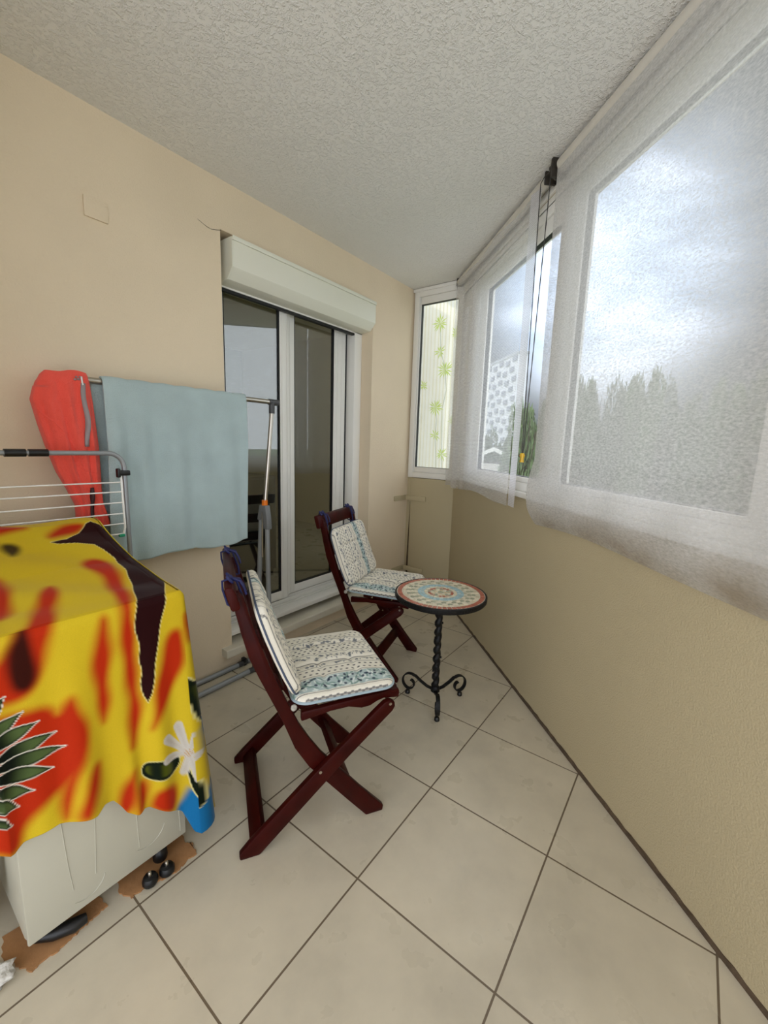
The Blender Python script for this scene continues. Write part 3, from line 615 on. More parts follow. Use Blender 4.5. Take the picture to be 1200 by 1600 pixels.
# ------------------------------------------------------------------ garment rail
BY, BZ = 1.215, 1.487
gr = thing('clothes_rail', 'steel clothes rail on grey legs with the towel and coral jacket hanging on it', 'clothes rail', (.15,1.24,0))
G0 = (.15,1.24,0)
mb = MB(); mb.tube([(-.30,BY,BZ),(.672,BY,BZ)], .0125, 16); rel(mb,G0).build('crossbar', M['steel'], gr, smooth=True)
for xs,xt,xb in ((1,.668,.612),(-1,-.285,-.235)):
    mb = MB(); mb.tube([(xt-.020,BY,BZ),(xt+.040,BY,BZ)], .0165, 16).tube([(xt,BY,BZ),(xt-.002,BY,BZ-.06)], .0155, 16); rel(mb,G0).build('tee_joint', M['darkplastic'], gr, smooth=True)
    mb = MB(); mb.tube([(xt-.002,BY,BZ-.055),(xb,BY,.925)], .0115, 14); rel(mb,G0).build('pole', M['steel'], gr, smooth=True)
    mb = MB(); mb.tube([(xb,BY,.960),(xb,BY,.925)], .016, 14); rel(mb,G0).build('lock_collar', M['orange'], gr, smooth=True)
    mb = MB(); mb.prism([(BY-.022,.932),(BY+.028,.932),(BY+.046,.862),(BY+.050,.845),(BY+.022,.845),(BY+.004,.895),(BY-.008,.80),(BY-.040,.80),(BY-.036,.87)], xb-.017, xb+.017, 'x'); rel(mb,G0).build('hub', M['greyplastic'], gr, bevel=.005)
    mb = MB(); mb.tube([(xb,BY-.018,.86),(xb-.004,1.182,.02)], .0135, 14); rel(mb,G0).build('leg', M['greytube'], gr, smooth=True)
    mb = MB(); mb.tube([(xb-.002,BY+.030,.87),(xb-.012,1.292,.02)], .0135, 14); rel(mb,G0).build('leg', M['greytube'], gr, smooth=True)
    mb = MB(); mb.tube([(xb-.012,BY+.008,.90),(xb-.018,BY+.004,.64)], .004, 8); rel(mb,G0).build('brace', M['steel'], gr, smooth=True)
for y,x1 in ((1.190,.60),(1.292,.60)):
    mb = MB(); mb.tube([(-.30,y,.0155),(x1,y,.0155)], .0135, 14); b = rel(mb,G0).build('base_tube', M['greytube'], gr, smooth=True)
    mb = MB(); mb.tube([(.47,y,.0155),(.53,y,.0155)], .0148, 14); rel(mb,G0).build('joint_sleeve', M['darkplastic'], b, smooth=True)
    mb = MB(); mb.box(.500,.520,y-.014,y+.014,.002,.045); rel(mb,G0).build('joint_clip', M['black'], b, bevel=.003)

# towel
def drape(x0, x1, zf, zb, rad, fx, amp=1):
    def f(A,B):
        x = x0+(x1-x0)*A
        Lf = (BZ-zf); Lb = (BZ-zb); arcl = PI*rad; T = Lf+Lb+arcl; s = B*T
        y = np.zeros_like(s); z = np.zeros_like(s)
        back = s < Lb; mid = (s>=Lb)&(s<Lb+arcl); fr = s>=Lb+arcl
        y = np.where(back, BY+rad, y); z = np.where(back, zb+s, z)
        an = (s-Lb)/rad; y = np.where(mid, BY+rad*np.cos(an), y); z = np.where(mid, BZ+rad*np.sin(an), z)
        dn = s-Lb-arcl; y = np.where(fr, BY-rad, y); z = np.where(fr, BZ-dn, z)
        return fx(x,y,z,A,B,np.where(fr,dn,0),np.where(back,Lb-s,0))
    return f
def fx(x,y,z,A,B,dn,db):
    w = np.clip(dn/.25,0,1); y = y-w*(.010+.013*np.sin(A*15+.6+dn*2)*(.6+.4*np.sin(A*5))+.007*np.sin(A*31+2-dn*3)+.020*np.exp(-((A-.06)/.05)**2)+.012*np.exp(-((A-.22)/.05)**2))
    y = y+np.clip(db/.2,0,1)*.012
    wob = np.clip(dn/.68,0,1); x = x-.030*(1-A)*(1-np.clip(dn/.3,0,1))*0+.018*(A>.9)*0*wob
    x = np.where(dn>0, x-.012*wob*A-.022*wob*(1-A), x); x = np.where(db>0, x-.030*(1-A), x)
    z = z-.010*np.sin(A*9+1)*wob*(dn>0)-.020*(1-A)*0
    z = z+.004*np.abs(np.sin(A*21))*(np.abs(y-BY)<.014)
    return x,y,z
tw = grid_obj('towel', cloth_grid(drape(-.145,.494,.765,.80,.0175,fx),160,200), M['towel'], thick=.006)
tag(tw, 'pale blue terry towel hung over the steel clothes rail', 'towel')

# coral fleece jacket, slung over the end of the rail
jk = thing('fleece_jacket', 'neon coral fleece jacket with grey zip slung over the left end of the rail', 'jacket', (-.27,BY,.92))
J0 = (-.27,BY,.92)
lev = [(1.512,-.318,-.192,.030),(1.500,-.330,-.188,.040),(1.47,-.348,-.184,.052),(1.40,-.366,-.178,.060),(1.32,-.352,-.174,.062),(1.24,-.335,-.170,.060),(1.15,-.312,-.170,.056),(1.08,-.284,-.171,.052),(1.02,-.262,-.170,.050),(.97,-.262,-.156,.046),(.93,-.258,-.148,.040)]
zs = np.array([l[0] for l in lev])[::-1]; nv = 90; nu = 96
zz = np.linspace(1.512,.93,nv); V = np.zeros((nu,nv,3))
for j,z in enumerate(zz):
    xl,xr,dp = [np.interp(z, zs, np.array([l[k] for l in lev])[::-1]) for k in (1,2,3)]
    for i in range(nu):
        a = 2*PI*i/nu; c,s = math.cos(a),math.sin(a)
        ex = np.sign(c)*abs(c)**.8; ey = np.sign(s)*abs(s)**.7
        fold = 1+.16*math.sin(ex*11+z*5)*(z<1.47)+.10*math.sin(ex*19-z*9)*(z<1.4)
        split = .020*math.exp(-((ex-.25)/.10)**2)*max(0,min(1,(1.12-z)/.12)) if s < 0 else 0
        V[i,j] = ((xl+xr)/2+(xr-xl)/2*ex, BY+ey*dp*.62*fold+(split if s<0 else 0), z-.010*max(0,-ex)*(z>1.45)+.003*math.sin(ex*4)*(z>1.49))
V -= np.array(J0)
grid_obj('body', V, M['red'], jk, closed_u=True)
def frontsurf(x,z):
    xl,xr,dp = [np.interp(z, zs, np.array([l[k] for l in lev])[::-1]) for k in (1,2,3)]
    ex = (x-(xl+xr)/2)/((xr-xl)/2); c = np.sign(ex)*abs(ex)**(1/.8); s = math.sqrt(max(.01,1-c*c))
    fold = 1+.16*math.sin(ex*11+z*5)*(z<1.47)+.10*math.sin(ex*19-z*9)*(z<1.4)
    return BY-abs(s)**.7*dp*.62*fold
def strip(pts, w, mat, name, par, lift=.003):
    mb = MB(); vs = []
    for x,z in pts: vs += [(x-w,frontsurf(x-w,z)-lift,z),(x+w,frontsurf(x+w,z)-lift,z)]
    n = len(pts); mb.add(vs,[(2*i,2*i+1,2*i+3,2*i+2) for i in range(n-1)]); o = rel(mb,J0).build(name, mat, par, smooth=True)
    m_ = o.modifiers.new('thickness','SOLIDIFY'); m_.thickness = .004; m_.offset = 0
    return o
strip([(-.214-.004*math.sin(k*.4),1.470-k*.0115) for k in range(21)], .0075, M['zip'], 'pocket_zip', jk)
strip([(-.216,1.494-k*.006) for k in range(6)], .0025, M['wirewhite'], 'zip_pull', jk)
strip([(-.214-.0005*k,1.085-k*.0115) for k in range(12)], .006, M['darkzip'], 'front_zip', jk, .006)
# small reflective chest marks
for (x,z,w,h) in ((-.238,1.478,.006,.006),(-.227,1.480,.007,.006),(-.233,1.488,.004,.005),(-.222,1.490,.004,.004)):
    strip([(x,z+h),(x,z)], w*.6, M['zip'], 'chest_mark', jk)
# thin sewn seam of the sleeve
sm = MB(); pts = [(-.350+.012*k*.6+.02*math.sin(k*.22),1.36-.011*k) for k in range(20)]
sm.tube([(x,frontsurf(x,z)-.001,z) for x,z in pts], .0022, 6); rel(sm,J0).build('seam', M['red'], jk, smooth=True)

# ------------------------------------------------------------------ folding chairs
CW = .44
CO = (.22,.22,0)
def chair_parts(root):
    up = [(.012,.845),(.025,.795),(.038,.748),(.060,.68),(.085,.61),(.110,.545),(.137,.479),(.168,.408),(.202,.347),(.241,.287),(.304,.210),(.38,.116),(.466,.018),(.463,0),
          (.401,0),(.33,.086),(.249,.186),(.200,.247),(.155,.325),(.118,.427),(.082,.511),(.050,.585),(.022,.655),(.002,.735),(-.016,.817),(-.026,.858),(-.004,.862)]
    xl = [(-.018,0),(.041,0),(.332,.272),(.478,.400),(.487,.415),(.485,.430),(.470,.440),(.448,.436),(.415,.409),(.2,.225),(.011,.051),(-.020,.018)]
    rl = [(.175,.415),(.27,.430),(.33,.432),(.355,.424),(.375,.418),(.405,.420),(.43,.432),(.455,.438),(.508,.430),(.511,.452),(.506,.464),(.175,.447)]
    def P(poly,a0,a1,name,bev=.004):
        mb = MB(); mb.prism(poly,a0,a1); return rel(mb,CO).build(name, M['wood'], root, bevel=bev)
    for a,b in ((.0225,.044),(CW-.044,CW-.0225)): P(up,a,b,'upright')
    for a,b in ((0,.0215),(CW-.0215,CW)): P(xl,a,b,'leg')
    for a,b in ((.0225,.044),(CW-.044,CW-.0225)): P(rl,a,b,'seat_rail')
    mb = MB(); c = [(-.040,.880),(-.034,.887),(-.018,.885),(-.008,.862),(.002,.826),(-.002,.818),(-.020,.815),(-.024,.822)]
    mb.prism(c,-.010,CW+.010); rel(mb,CO).build('top_rail', M['wood'], root, bevel=.006, seg=3)
    for f0,z0,dx,dz in ((.052,.700,.020,-.066),(.105,.55,.028,-.062)):
        mb = MB(); nx,nz = dz/math.hypot(dx,dz),-dx/math.hypot(dx,dz); w=.009
        mb.prism([(f0-dx/2+nx*w,z0-dz/2+nz*w),(f0+dx/2+nx*w,z0+dz/2+nz*w),(f0+dx/2-nx*w,z0+dz/2-nz*w),(f0-dx/2-nx*w,z0-dz/2-nz*w)],.0445,CW-.0445); rel(mb,CO).build('back_slat', M['wood'], root, bevel=.003)
    for k in range(6):
        f0 = .185+k*.056; mb = MB(); mb.box(f0,f0+.045,.0445,CW-.0445,.449,.463)
        if f0 > .2: rel(mb,CO).build('seat_slat', M['wood'], root, bevel=.003)
    # stretchers between the two front feet and the two back feet
    def board(c,dirv,hw,ht,a,b):
        dx,dz = dirv; n = math.hypot(dx,dz); dx/=n; dz/=n; nx,nz=-dz,dx
        mb = MB(); mb.prism([(c[0]-dx*hw-nx*ht,c[1]-dz*hw-nz*ht),(c[0]+dx*hw-nx*ht,c[1]+dz*hw-nz*ht),(c[0]+dx*hw+nx*ht,c[1]+dz*hw+nz*ht),(c[0]-dx*hw+nx*ht,c[1]-dz*hw+nz*ht)],a,b)
        rel(mb,CO).build('stretcher', M['wood'], root, bevel=.003)
    board((.335,.128),(.64,-.77),.026,.011,.0445,CW-.0445)
    board((.038,.037),(.68,.68),.026,.011,.022,CW-.022)
    board((.475,.453),(1,0),.024,.010,.0445,CW-.0445)
    for a,b in ((-.002,.046),(CW-.046,CW+.002)):
        mb = MB(); mb.tube([(.232,a,.238),(.232,b,.238)], .005, 10); rel(mb,CO).build('pivot_bolt', M['steel'], root, smooth=True)
        mb = MB(); mb.tube([(.468,a,.428),(.468,b,.428)], .005, 10); rel(mb,CO).build('pivot_bolt', M['steel'], root, smooth=True)

Lc = lambda *c: np.array(lin(*c)[:3])
INK, NAVY, TEAL, CREAM, PALE = Lc(64,64,70), Lc(40,50,72), Lc(178,194,192), Lc(238,232,216), Lc(232,234,232)
BANDS = [('dots',.165),('line',.012),('sprig',.10),('line',.012),('thin',.02),('sprig2',.12),('thin',.02),('line',.012),('dots',.165),('line',.012),('sprig',.09),('line',.012)]
def fabric(P, u0, teal):
    """provencal stripe print: P = (across, along) in metres"""
    u = P[:,0]; v = P[:,1]; n = len(P); C = np.tile(CREAM,(n,1))
    def mix(m,col): nonlocal C; C = C*(1-m[:,None])+col*m[:,None]
    def leaves(c0,w,dens,col,size,seed):
        r = np.random.default_rng(seed); vv = np.arange(v.min(),v.max(),dens)
        for q in vv:
            for _ in range(2):
                cu = c0+r.uniform(-.42,.42)*w; cv = q+r.uniform(-.5,.5)*dens; an = r.uniform(0,PI); du,dv = u-cu,v-cv
                a = du*math.cos(an)+dv*math.sin(an); b = -du*math.sin(an)+dv*math.cos(an)
                mix(.9*smooth(.5-(np.hypot(a/size[0],b/size[1])-1)*1.5), col)
    # wide grey-green band with dark berries
    t0,t1 = teal; m = (u>t0)&(u<t1)
    mix(m*1.0, TEAL); tw_ = t1-t0
    leaves((t0+t1)/2,tw_,.012,Lc(226,232,226),(.011,.0035),1); leaves((t0+t1)/2,tw_,.014,Lc(120,150,140),(.012,.003),2); leaves((t0+t1)/2,tw_,.017,NAVY,(.0058,.0045),3)
    for e in (t0,t1): mix(smooth(.5-(np.abs(u-e)-.0022)/.0012), CREAM*.9); mix(.9*smooth(.5-(np.abs(u-e-.004*(1 if e==t1 else -1))-.0013)/.001), INK)
    mix(.85*smooth(.5-(np.abs(u-t0+.022+.0012*np.sin(v*260))-.0016)/.001)*(u<t0), INK)
    # dots and lines on both sides
    def dots(a,b):
        p = .0180; rows = max(1,int(round((b-a)/p))); pu = (b-a)/rows
        iu = np.floor((u-a)/pu); cu = a+(iu+.5)*pu; sh = (iu%2)*.5; cv = (np.floor(v/.021-sh)+.5+sh)*.021
        mix(.92*smooth(.5-(np.hypot((u-cu)/.0036,(v-cv)/.0050)-1)*1.4)*((u>a)&(u<b)), INK)
    def line(a,w=.0014): mix(.9*smooth(.5-(np.abs(u-a)-w)/.001), INK)
    def sprig(a,b,seed):
        mix(.7*smooth(.5-(np.abs(u-(a+b)/2-.0012*np.sin(v*60+seed))-.0007)/.0008)*((u>a)&(u<b)), INK); leaves((a+b)/2,b-a,.016,Lc(128,132,134),(.0055,.002),seed); leaves((a+b)/2,(b-a)*.7,.034,Lc(104,110,118),(.0065,.0045),seed+5)
    for side_,edge in ((1,t1+.008),(-1,t0-.008)):
        pos = edge; k = 0; seq = [('dots',.042),('line',0),('sprig',.034),('line',0),('sprig',.038),('line',0),('dots',.05),('line',0),('sprig',.034),('line',0),('dots',.045)]
        if side_ < 0: seq = [('gap',.020)]+seq[1:]+seq
        for kind,w in seq:
            a,b = (pos,pos+w) if side_>0 else (pos-w,pos)
            if b < -.02 or a > .46: break
            if kind=='dots': dots(a,b)
            elif kind=='line': line(pos); 
            elif kind=='sprig': sprig(a,b,10+k)
            pos += side_*(w+.005); k += 1
    return C
def pad_shape(wu, wv, rc, nu, nv):
    a = np.linspace(-1,1,nu); b = np.linspace(-1,1,nv); A,B = np.meshgrid(a,b,indexing='ij')
    X = A*wu/2; Y = B*wv/2
    ex = np.abs(X)-(wu/2-rc); ey = np.abs(Y)-(wv/2-rc); c = (ex>0)&(ey>0)
    m = np.maximum(ex,ey); l = np.hypot(ex,ey)+1e-9; k = np.where(c,m/l,1)
    X = np.where(c, np.sign(X)*(wu/2-rc+ex*k), X); Y = np.where(c, np.sign(Y)*(wv/2-rc+ey*k), Y)
    e = np.minimum(wu/2-np.abs(A*wu/2), wv/2-np.abs(B*wv/2))
    return X,Y,e
def pad(name, root, wu, wv, place, teal, th, tufts, mat, puff=.012):
    nu,nv = 215,190
    X,Y,e = pad_shape(wu,wv,.05,nu,nv)
    edge = np.sqrt(np.clip(1-(1-np.clip(e/.020,0,1))**2,0,1))
    h = th*(.42+.58*edge)*1.0 + puff*smooth(e/.10)
    u = X+wu/2; v = Y+wv/2
    for (kind,c) in tufts:
        d = np.abs((u if kind=='u' else v)-c); h -= .011*np.exp(-(d/.010)**2)*smooth(e/.06)*(1 if kind=='u' else .55)
    h += .0012*np.sin(u*60+v*13)*np.sin(v*47)*smooth(e/.04)
    h = np.where(e<1e-6, th*.30, h); lo = np.where(e<1e-6, th*.30, th*.30*(1-edge))
    Tp = place(u,v,h); Bt = place(u,v,lo)
    C = fabric(np.stack([u.ravel(),v.ravel()],-1), 0, teal)
    me = bpy.data.meshes.new(name); n = nu*nv
    f2 = gridfaces(nu,nv,n)[:,::-1]
    me.from_pydata(np.vstack([Tp.reshape(-1,3),Bt.reshape(-1,3)]).tolist(), [], np.vstack([gridfaces(nu,nv),f2]).tolist())
    set_col(me, np.vstack([C,C*.0+CREAM])); me.materials.append(mat); me.shade_smooth(); me.update()
    o = bpy.data.objects.new(name, me); COL.objects.link(o); o.parent = root
    bd = [(0,j) for j in range(0,nv,3)]+[(i,nv-1) for i in range(0,nu,3)]+[(nu-1,j) for j in range(nv-1,-1,-3)]+[(i,0) for i in range(nu-1,-1,-3)]
    return o, [tuple(Tp[i,j]) for i,j in bd]
def cushion_parts(root):
    o = np.array([0,0,.476])
    def ps(u,v,h): return np.stack([.150+v, .005+u, .4775+h],-1)-np.array(CO)
    s, b1 = pad('seat_pad', root, .43, .345, ps, (.024,.092), .026, [('u',.185),('u',.315),('v',.115),('v',.23)], M['pad'])
    mb = MB(); mb.tube(b1+[b1[0],b1[1]], .0045, 8, caps=False); mb.build('piping', M['piping'], s, smooth=True)
    cf = np.array([.150,.137,.110,.085,.060,.038,.027]); cz = np.array([.492,.512,.570,.632,.700,.768,.806])
    sl = np.concatenate([[0],np.cumsum(np.hypot(np.diff(cf),np.diff(cz)))])
    def pb(u,v,h):
        L = v/.325*sl[-1]; f = np.interp(L,sl,cf); z = np.interp(L,sl,cz); df = np.interp(L+.02,sl,cf)-np.interp(L-.02,sl,cf); dz = np.interp(L+.02,sl,cz)-np.interp(L-.02,sl,cz)
        n = np.hypot(df,dz); nf,nz = dz/n,-df/n; hh = h+.004
        return np.stack([f+nf*hh+.004, .012+u, z+nz*hh],-1)-np.array(CO)
    k, b2 = pad('back_pad', root, .416, .325, pb, (.235,.285), .036, [('v',.11),('v',.22)], M['pad'], .010)
    mb = MB(); mb.tube(b2+[b2[0],b2[1]], .0032, 8, caps=False); mb.build('piping', pmat('slate_piping', lin(74,84,104), .8), k, smooth=True)
    # ribbon bows round the top rail, knots at the bottom corners
    for y in (.055,CW-.055):
        mb = MB(); t = lambda *p: tuple(np.array(p)-np.array(CO))
        mb.tube([t(.016,y,.800),t(.012,y,.83),t(-.005,y-.002,.884),t(-.022,y,.8925),t(-.044,y,.886),t(-.043,y+.002,.86),t(-.031,y,.815),t(-.020,y,.808),t(.010,y,.80)], .0034, 8)
        for sgn in (-1,1):
            lp = [t(-.024,y,.895)]+[t(-.024-.012*math.sin(a)*.6, y+sgn*(.004+.017*math.sin(a/2)), .894+.009*math.sin(a)) for a in np.linspace(.2,2*PI-.2,12)]+[t(-.024,y,.895)]
            mb.tube(lp, .0036, 8)
            mb.tube([t(-.020,y,.894),t(.004,y+sgn*.010,.886),t(.014,y+sgn*.014,.866),t(.020,y+sgn*.012,.845)], .0034, 8)
        mb.ball(t(-.022,y,.896), .0075, nu=10, nv=7); mb.build('tie', M['navy'], root, smooth=True)
    for y in (.012,CW-.014):
        mb = MB(); mb.ball(tuple(np.array((.150,y,.476))-np.array(CO)), .009, 1.1,.9,1.2, 12, 8); mb.build('knot', M['knot'], root, smooth=True)

def at_chair(x, y, a):
    f = np.array([math.cos(a),math.sin(a)]); l = np.array([-f[1],f[0]]); c = np.array([x,y])+f*CO[0]+l*CO[1]
    return (c[0],c[1],0)
A1 = math.radians(-31.7); A2 = -1.28425
ch = thing('folding_chair', 'mahogany wooden folding chair in front, nearest the washing machine', 'chair', at_chair(-.17,.308,A1), A1, 'mahogany folding chairs'); chair_parts(ch)
c2 = copy_tree(ch); c2.location = at_chair(.771,.941,A2); c2.rotation_euler = (0,0,A2); c2['label'] = 'mahogany wooden folding chair at the back, beside the small mosaic table'
cs = thing('chair_cushion', 'blue and white striped print cushion on the front folding chair', 'cushion', at_chair(-.17,.308,A1), A1, 'printed chair cushions'); cushion_parts(cs)
c3 = copy_tree(cs); c3.location = c2.location; c3.rotation_euler = c2.rotation_euler; c3['label'] = 'blue and white striped print cushion on the back folding chair by the mosaic table'

# ------------------------------------------------------------------ mosaic table
TX0, TY0, TZ = .912, .262, .582
tb = thing('side_table', 'small round mosaic-topped table on a black wrought iron tripod', 'table', (TX0,TY0,0))
R = .222
mb = MB(); mb.lathe([(R-.03,TZ-.026),(R-.004,TZ-.026),(R,TZ-.020),(R,TZ-.003),(R-.003,TZ),(R-.009,TZ),(R-.010,TZ-.004)], 0,0,96); mb.lathe([(.02,TZ-.016),(R-.012,TZ-.016),(R-.012,TZ-.006),(.02,TZ-.006)],0,0,72); mb.build('table_rim', M['iron'], tb, smooth=True)
# tesserae set in pale grout
V=[];F=[];Ccol=[]
def tess(pts, col, z1=TZ+.0008):
    o=len(V); c=np.mean(pts,0); n=len(pts)
    for p in pts: V.append((p[0],p[1],TZ-.004))
    for p in pts: q=np.array(p)*.97+c*.03; V.append((q[0],q[1],z1))
    F.append(tuple(range(o+n,o+2*n)))
    for i in range(n): F.append((o+i,o+(i+1)%n,o+n+(i+1)%n,o+n+i))
    Ccol.extend([col*(.88+.24*rng.random())]*(2*n))
def ringt(r0,r1,n,cols,ph=0,gap=.0016,shape='quad'):
    for k in range(n):
        a0=2*PI*(k+ph)/n; a1=2*PI*(k+1+ph)/n; g=gap/((r0+r1)/2+1e-6)
        j=lambda: rng.uniform(-.0012,.0012)
        col=np.array(cols[k%len(cols)])
        if shape=='quad': P=[(r0+gap/2+j(),a0+g/2),(r1-gap/2+j(),a0+g/2),(r1-gap/2+j(),a1-g/2),(r0+gap/2+j(),a1-g/2)]
        else:
            am=(a0+a1)/2; rm=(r0+r1)/2; da=(a1-a0)/2*.96; dr=(r1-r0)/2*.96; P=[(rm+dr*math.sin(q),am+da*math.cos(q)) for q in np.linspace(0,2*PI,9)[:-1]]
        tess([np.array((r*math.cos(a),r*math.sin(a))) for r,a in P],col)
RED,CRM,GRN,SKY,TAN=Lc(184,112,92),Lc(232,224,200),Lc(172,174,150),Lc(172,204,212),Lc(212,196,160)
ringt(.187,.211,58,[RED],0,.0034)
ringt(.166,.186,44,[CRM,CRM,TAN*.5+CRM*.5],0,.0016,'round'); ringt(.146,.168,40,[GRN,CRM],.5,.0016,'round'); ringt(.126,.148,36,[CRM,GRN],0,.0016,'round'); ringt(.112,.127,34,[GRN*.6+CRM*.4,CRM],.3)
ringt(.096,.112,40,[SKY]); ringt(.080,.096,34,[SKY,SKY*.8+CRM*.2],.5); ringt(.064,.080,28,[CRM,TAN*.4+CRM*.6],.2)
ringt(.048,.064,20,[RED,RED*.7+CRM*.3,GRN,RED],0,.0018,'round'); ringt(.032,.048,14,[GRN,CRM,TAN],.4,.0018,'round'); ringt(.016,.032,8,[TAN,CRM],0,.0018,'round'); ringt(.002,.016,5,[GRN])
me=bpy.data.meshes.new('mosaic'); me.from_pydata(V,[],F); set_col(me,np.array(Ccol)); me.materials.append(M['mosaic']); me.update()
mo=bpy.data.objects.new('mosaic',me); COL.objects.link(mo); mo.parent=tb
mb = MB(); mb.lathe([(.001,TZ-.008),(.2125,TZ-.008),(.2125,TZ-.0012),(.001,TZ-.0012)],0,0,72); mb.build('grout', pmat('pale_grout', lin(206,196,176), .9), tb)
mb = MB()
hel=[]
for k in range(60):
    z=.075+k*(.49/59); hel.append((.0035*math.cos(k*1.1),.0035*math.sin(k*1.1),z))
mb.tube(hel, [.0168+.0022*math.sin(k*1.1) for k in range(60)], 10); 
for k in range(13):                                   # hammered nubs along the twist
    z=.10+k*.036; a=k*1.3; mb.ball((.0188*math.cos(a),.0188*math.sin(a),z), .0042, 1,1,1.6, 8,6)
mb.build('stem', M['iron'], tb, smooth=True)
mb = MB(); mb.lathe([(.017,.055),(.023,.060),(.022,.078),(.017,.088)],0,0,20); mb.build('collar', M['iron'], tb, smooth=True); mb = MB(); mb.lathe([(.014,TZ-.045),(.030,TZ-.034),(.034,TZ-.027)],0,0,20); mb.build('collar', M['iron'], tb, smooth=True)
def flatbar(mb, pts, w, th, ang):
    """iron strap bent along pts (radius, height) in the vertical plane at ang"""
    c,s=math.cos(ang),math.sin(ang); vs=[];n=len(pts)
    for i,(r,z) in enumerate(pts):
        r0,z0=pts[max(i-1,0)]; r1,z1=pts[min(i+1,n-1)]; d=math.hypot(r1-r0,z1-z0)+1e-9; nr,nz=-(z1-z0)/d,(r1-r0)/d
        for sr,sw in ((-1,-1),(1,-1),(1,1),(-1,1)):
            rr=r+nr*th/2*sr; zz=z+nz*th/2*sr; vs.append((rr*c-s*w/2*sw, rr*s+c*w/2*sw, zz))
    fs=[(0,1,2,3),(4*n-1,4*n-2,4*n-3,4*n-4)]
    for i in range(n-1):
        for k in range(4): fs.append((4*i+k,4*i+(k+1)%4,4*i+4+(k+1)%4,4*i+4+k))
    mb.add(vs,fs)
prof=[(.012,.066),(.045,.072),(.08,.090),(.110,.110)]
cx,cz,r0=.142,.066,.052
for a in np.linspace(2.15,-4.6,34):
    q=(2.15-a)/6.75; rr=r0*(1-.66*q); prof.append((cx+rr*math.cos(a)*.92-.004*q, cz+rr*math.sin(a)-.004*q))
for ang in (math.radians(214),math.radians(100),math.radians(-30)):
    mb=MB(); flatbar(mb, prof, .020, .006, ang); lg=mb.build('leg', M['iron'], tb, bevel=.0012)
    mb=MB(); c,s=math.cos(ang),math.sin(ang); mb.lathe([(.012,.001),(.0135,.004),(.012,.016),(.008,.020)], .150*c,.150*s,14); mb.build('foot_pad', M['black'], lg, smooth=True)

# ------------------------------------------------------------------ outside
GZ = -6.0
mb = MB(); mb.box(2.5,400,-260,300,GZ-.5,GZ); gd = mb.build('ground_outside', pmat('grass', lin(96,112,72), .95, var=.25, scale=.4)); struct(gd)
leafm = [pmat('leaf_dark', lin(64,84,50), .7, var=.35, scale=3), pmat('leaf_mid', lin(86,106,64), .7, var=.35, scale=3)]
bark = pmat('bark', lin(84,72,60), .9, var=.2)
def crown_mesh(seed, n, leaf):
    r=np.random.default_rng(seed); vs=[];fs=[]
    blobs=[(r.uniform(-.55,.55),r.uniform(-.55,.55),r.uniform(.30,.92),r.uniform(.22,.40)) for _ in range(12)]
    for k in range(n):
        b=blobs[k%len(blobs)]; d=r.normal(size=3); d/=np.linalg.norm(d); p=np.array(b[:3])+d*b[3]*r.uniform(.55,1)*np.array([1,1,.75])
        p[2]=max(.16,p[2])*.84
        u=r.normal(size=3); u/=np.linalg.norm(u); w=np.cross(u,r.normal(size=3)); w/=np.linalg.norm(w); o=len(vs); L=leaf*r.uniform(.6,1.3)
        vs+= [tuple(p-u*L),tuple(p+w*L*.55),tuple(p+u*L),tuple(p-w*L*.55)]; fs.append((o,o+1,o+2,o+3))
    me=bpy.data.meshes.new('crown'); me.from_pydata(vs,[],fs); return me
crowns=[crown_mesh(s,7000,.030) for s in (3,4,5)]
tm=MB(); tm.tube([(0,0,0),(.01,0,.25),(.0,.01,.6),(0,0,.85)], [.035,.028,.018,.006], 8)
for k in range(5): a=k*1.26; tm.tube([(0,0,.3+.07*k),(.16*math.cos(a),.16*math.sin(a),.5+.07*k),(.32*math.cos(a),.32*math.sin(a),.62+.06*k)], [.014,.009,.003], 6)
trunk0=tm.build('trunk', bark); trunk_me=trunk0.data; bpy.data.objects.remove(trunk0)
def tree(az, el, dist, width, kind, lab, group=None):
    a=math.radians(az); x=-.82+dist*math.cos(a); y=-.664+dist*math.sin(a); h=(1.257+dist*math.tan(math.radians(el))-GZ)*1.07
    t=thing('tree', lab, 'tree', (x,y,GZ), az*.37, group)
    for nm,me,mt in (('trunk',trunk_me,None),('crown',crowns[kind],leafm[kind%2])):
        o=bpy.data.objects.new(nm,me); COL.objects.link(o); o.parent=t
        if mt and not me.materials: me.materials.append(mt)
    t.scale=(width,width,h); return t
row=[(15.4,8.2,29,1.65),(12.7,9.0,32.6,1.65),(10.2,8.6,29,1.65),(7.8,9.2,32.6,1.65),(5.4,9.3,29,1.65),(3.0,8.0,32.6,1.65),(.6,7.8,29,1.65),(-1.8,8.0,32.6,1.65),(-4.4,8.8,29,1.65),(-7.0,9.2,32.6,1.65)]
nth=['leftmost','second','third','fourth','fifth','sixth','seventh','eighth','ninth','tenth']
for i,(az,el,d_,w_) in enumerate(row):
    tree(az,el,d_,w_,i%3, f'bushy green tree behind the large sheer blind, {nth[i]} from the left of its row' if i else 'bushy green tree just left of the large sheer blind edge, first of its row', 'trees behind the large sheer blind')
tree(18.0,6.3,19,1.6,1,'green tree in the uncovered window gap behind the bead chain')
tree(20.0,2.6,47,2.1,0,'low dark tree at the right foot of the tower block','trees before the tower block'); tree(23.0,2.5,53,2.1,2,'low dark tree at the left foot of the tower block','trees before the tower block'); tree(26.2,3.2,59,2.1,1,'low dark tree left of the tower block, partly behind the window frame','trees before the tower block')
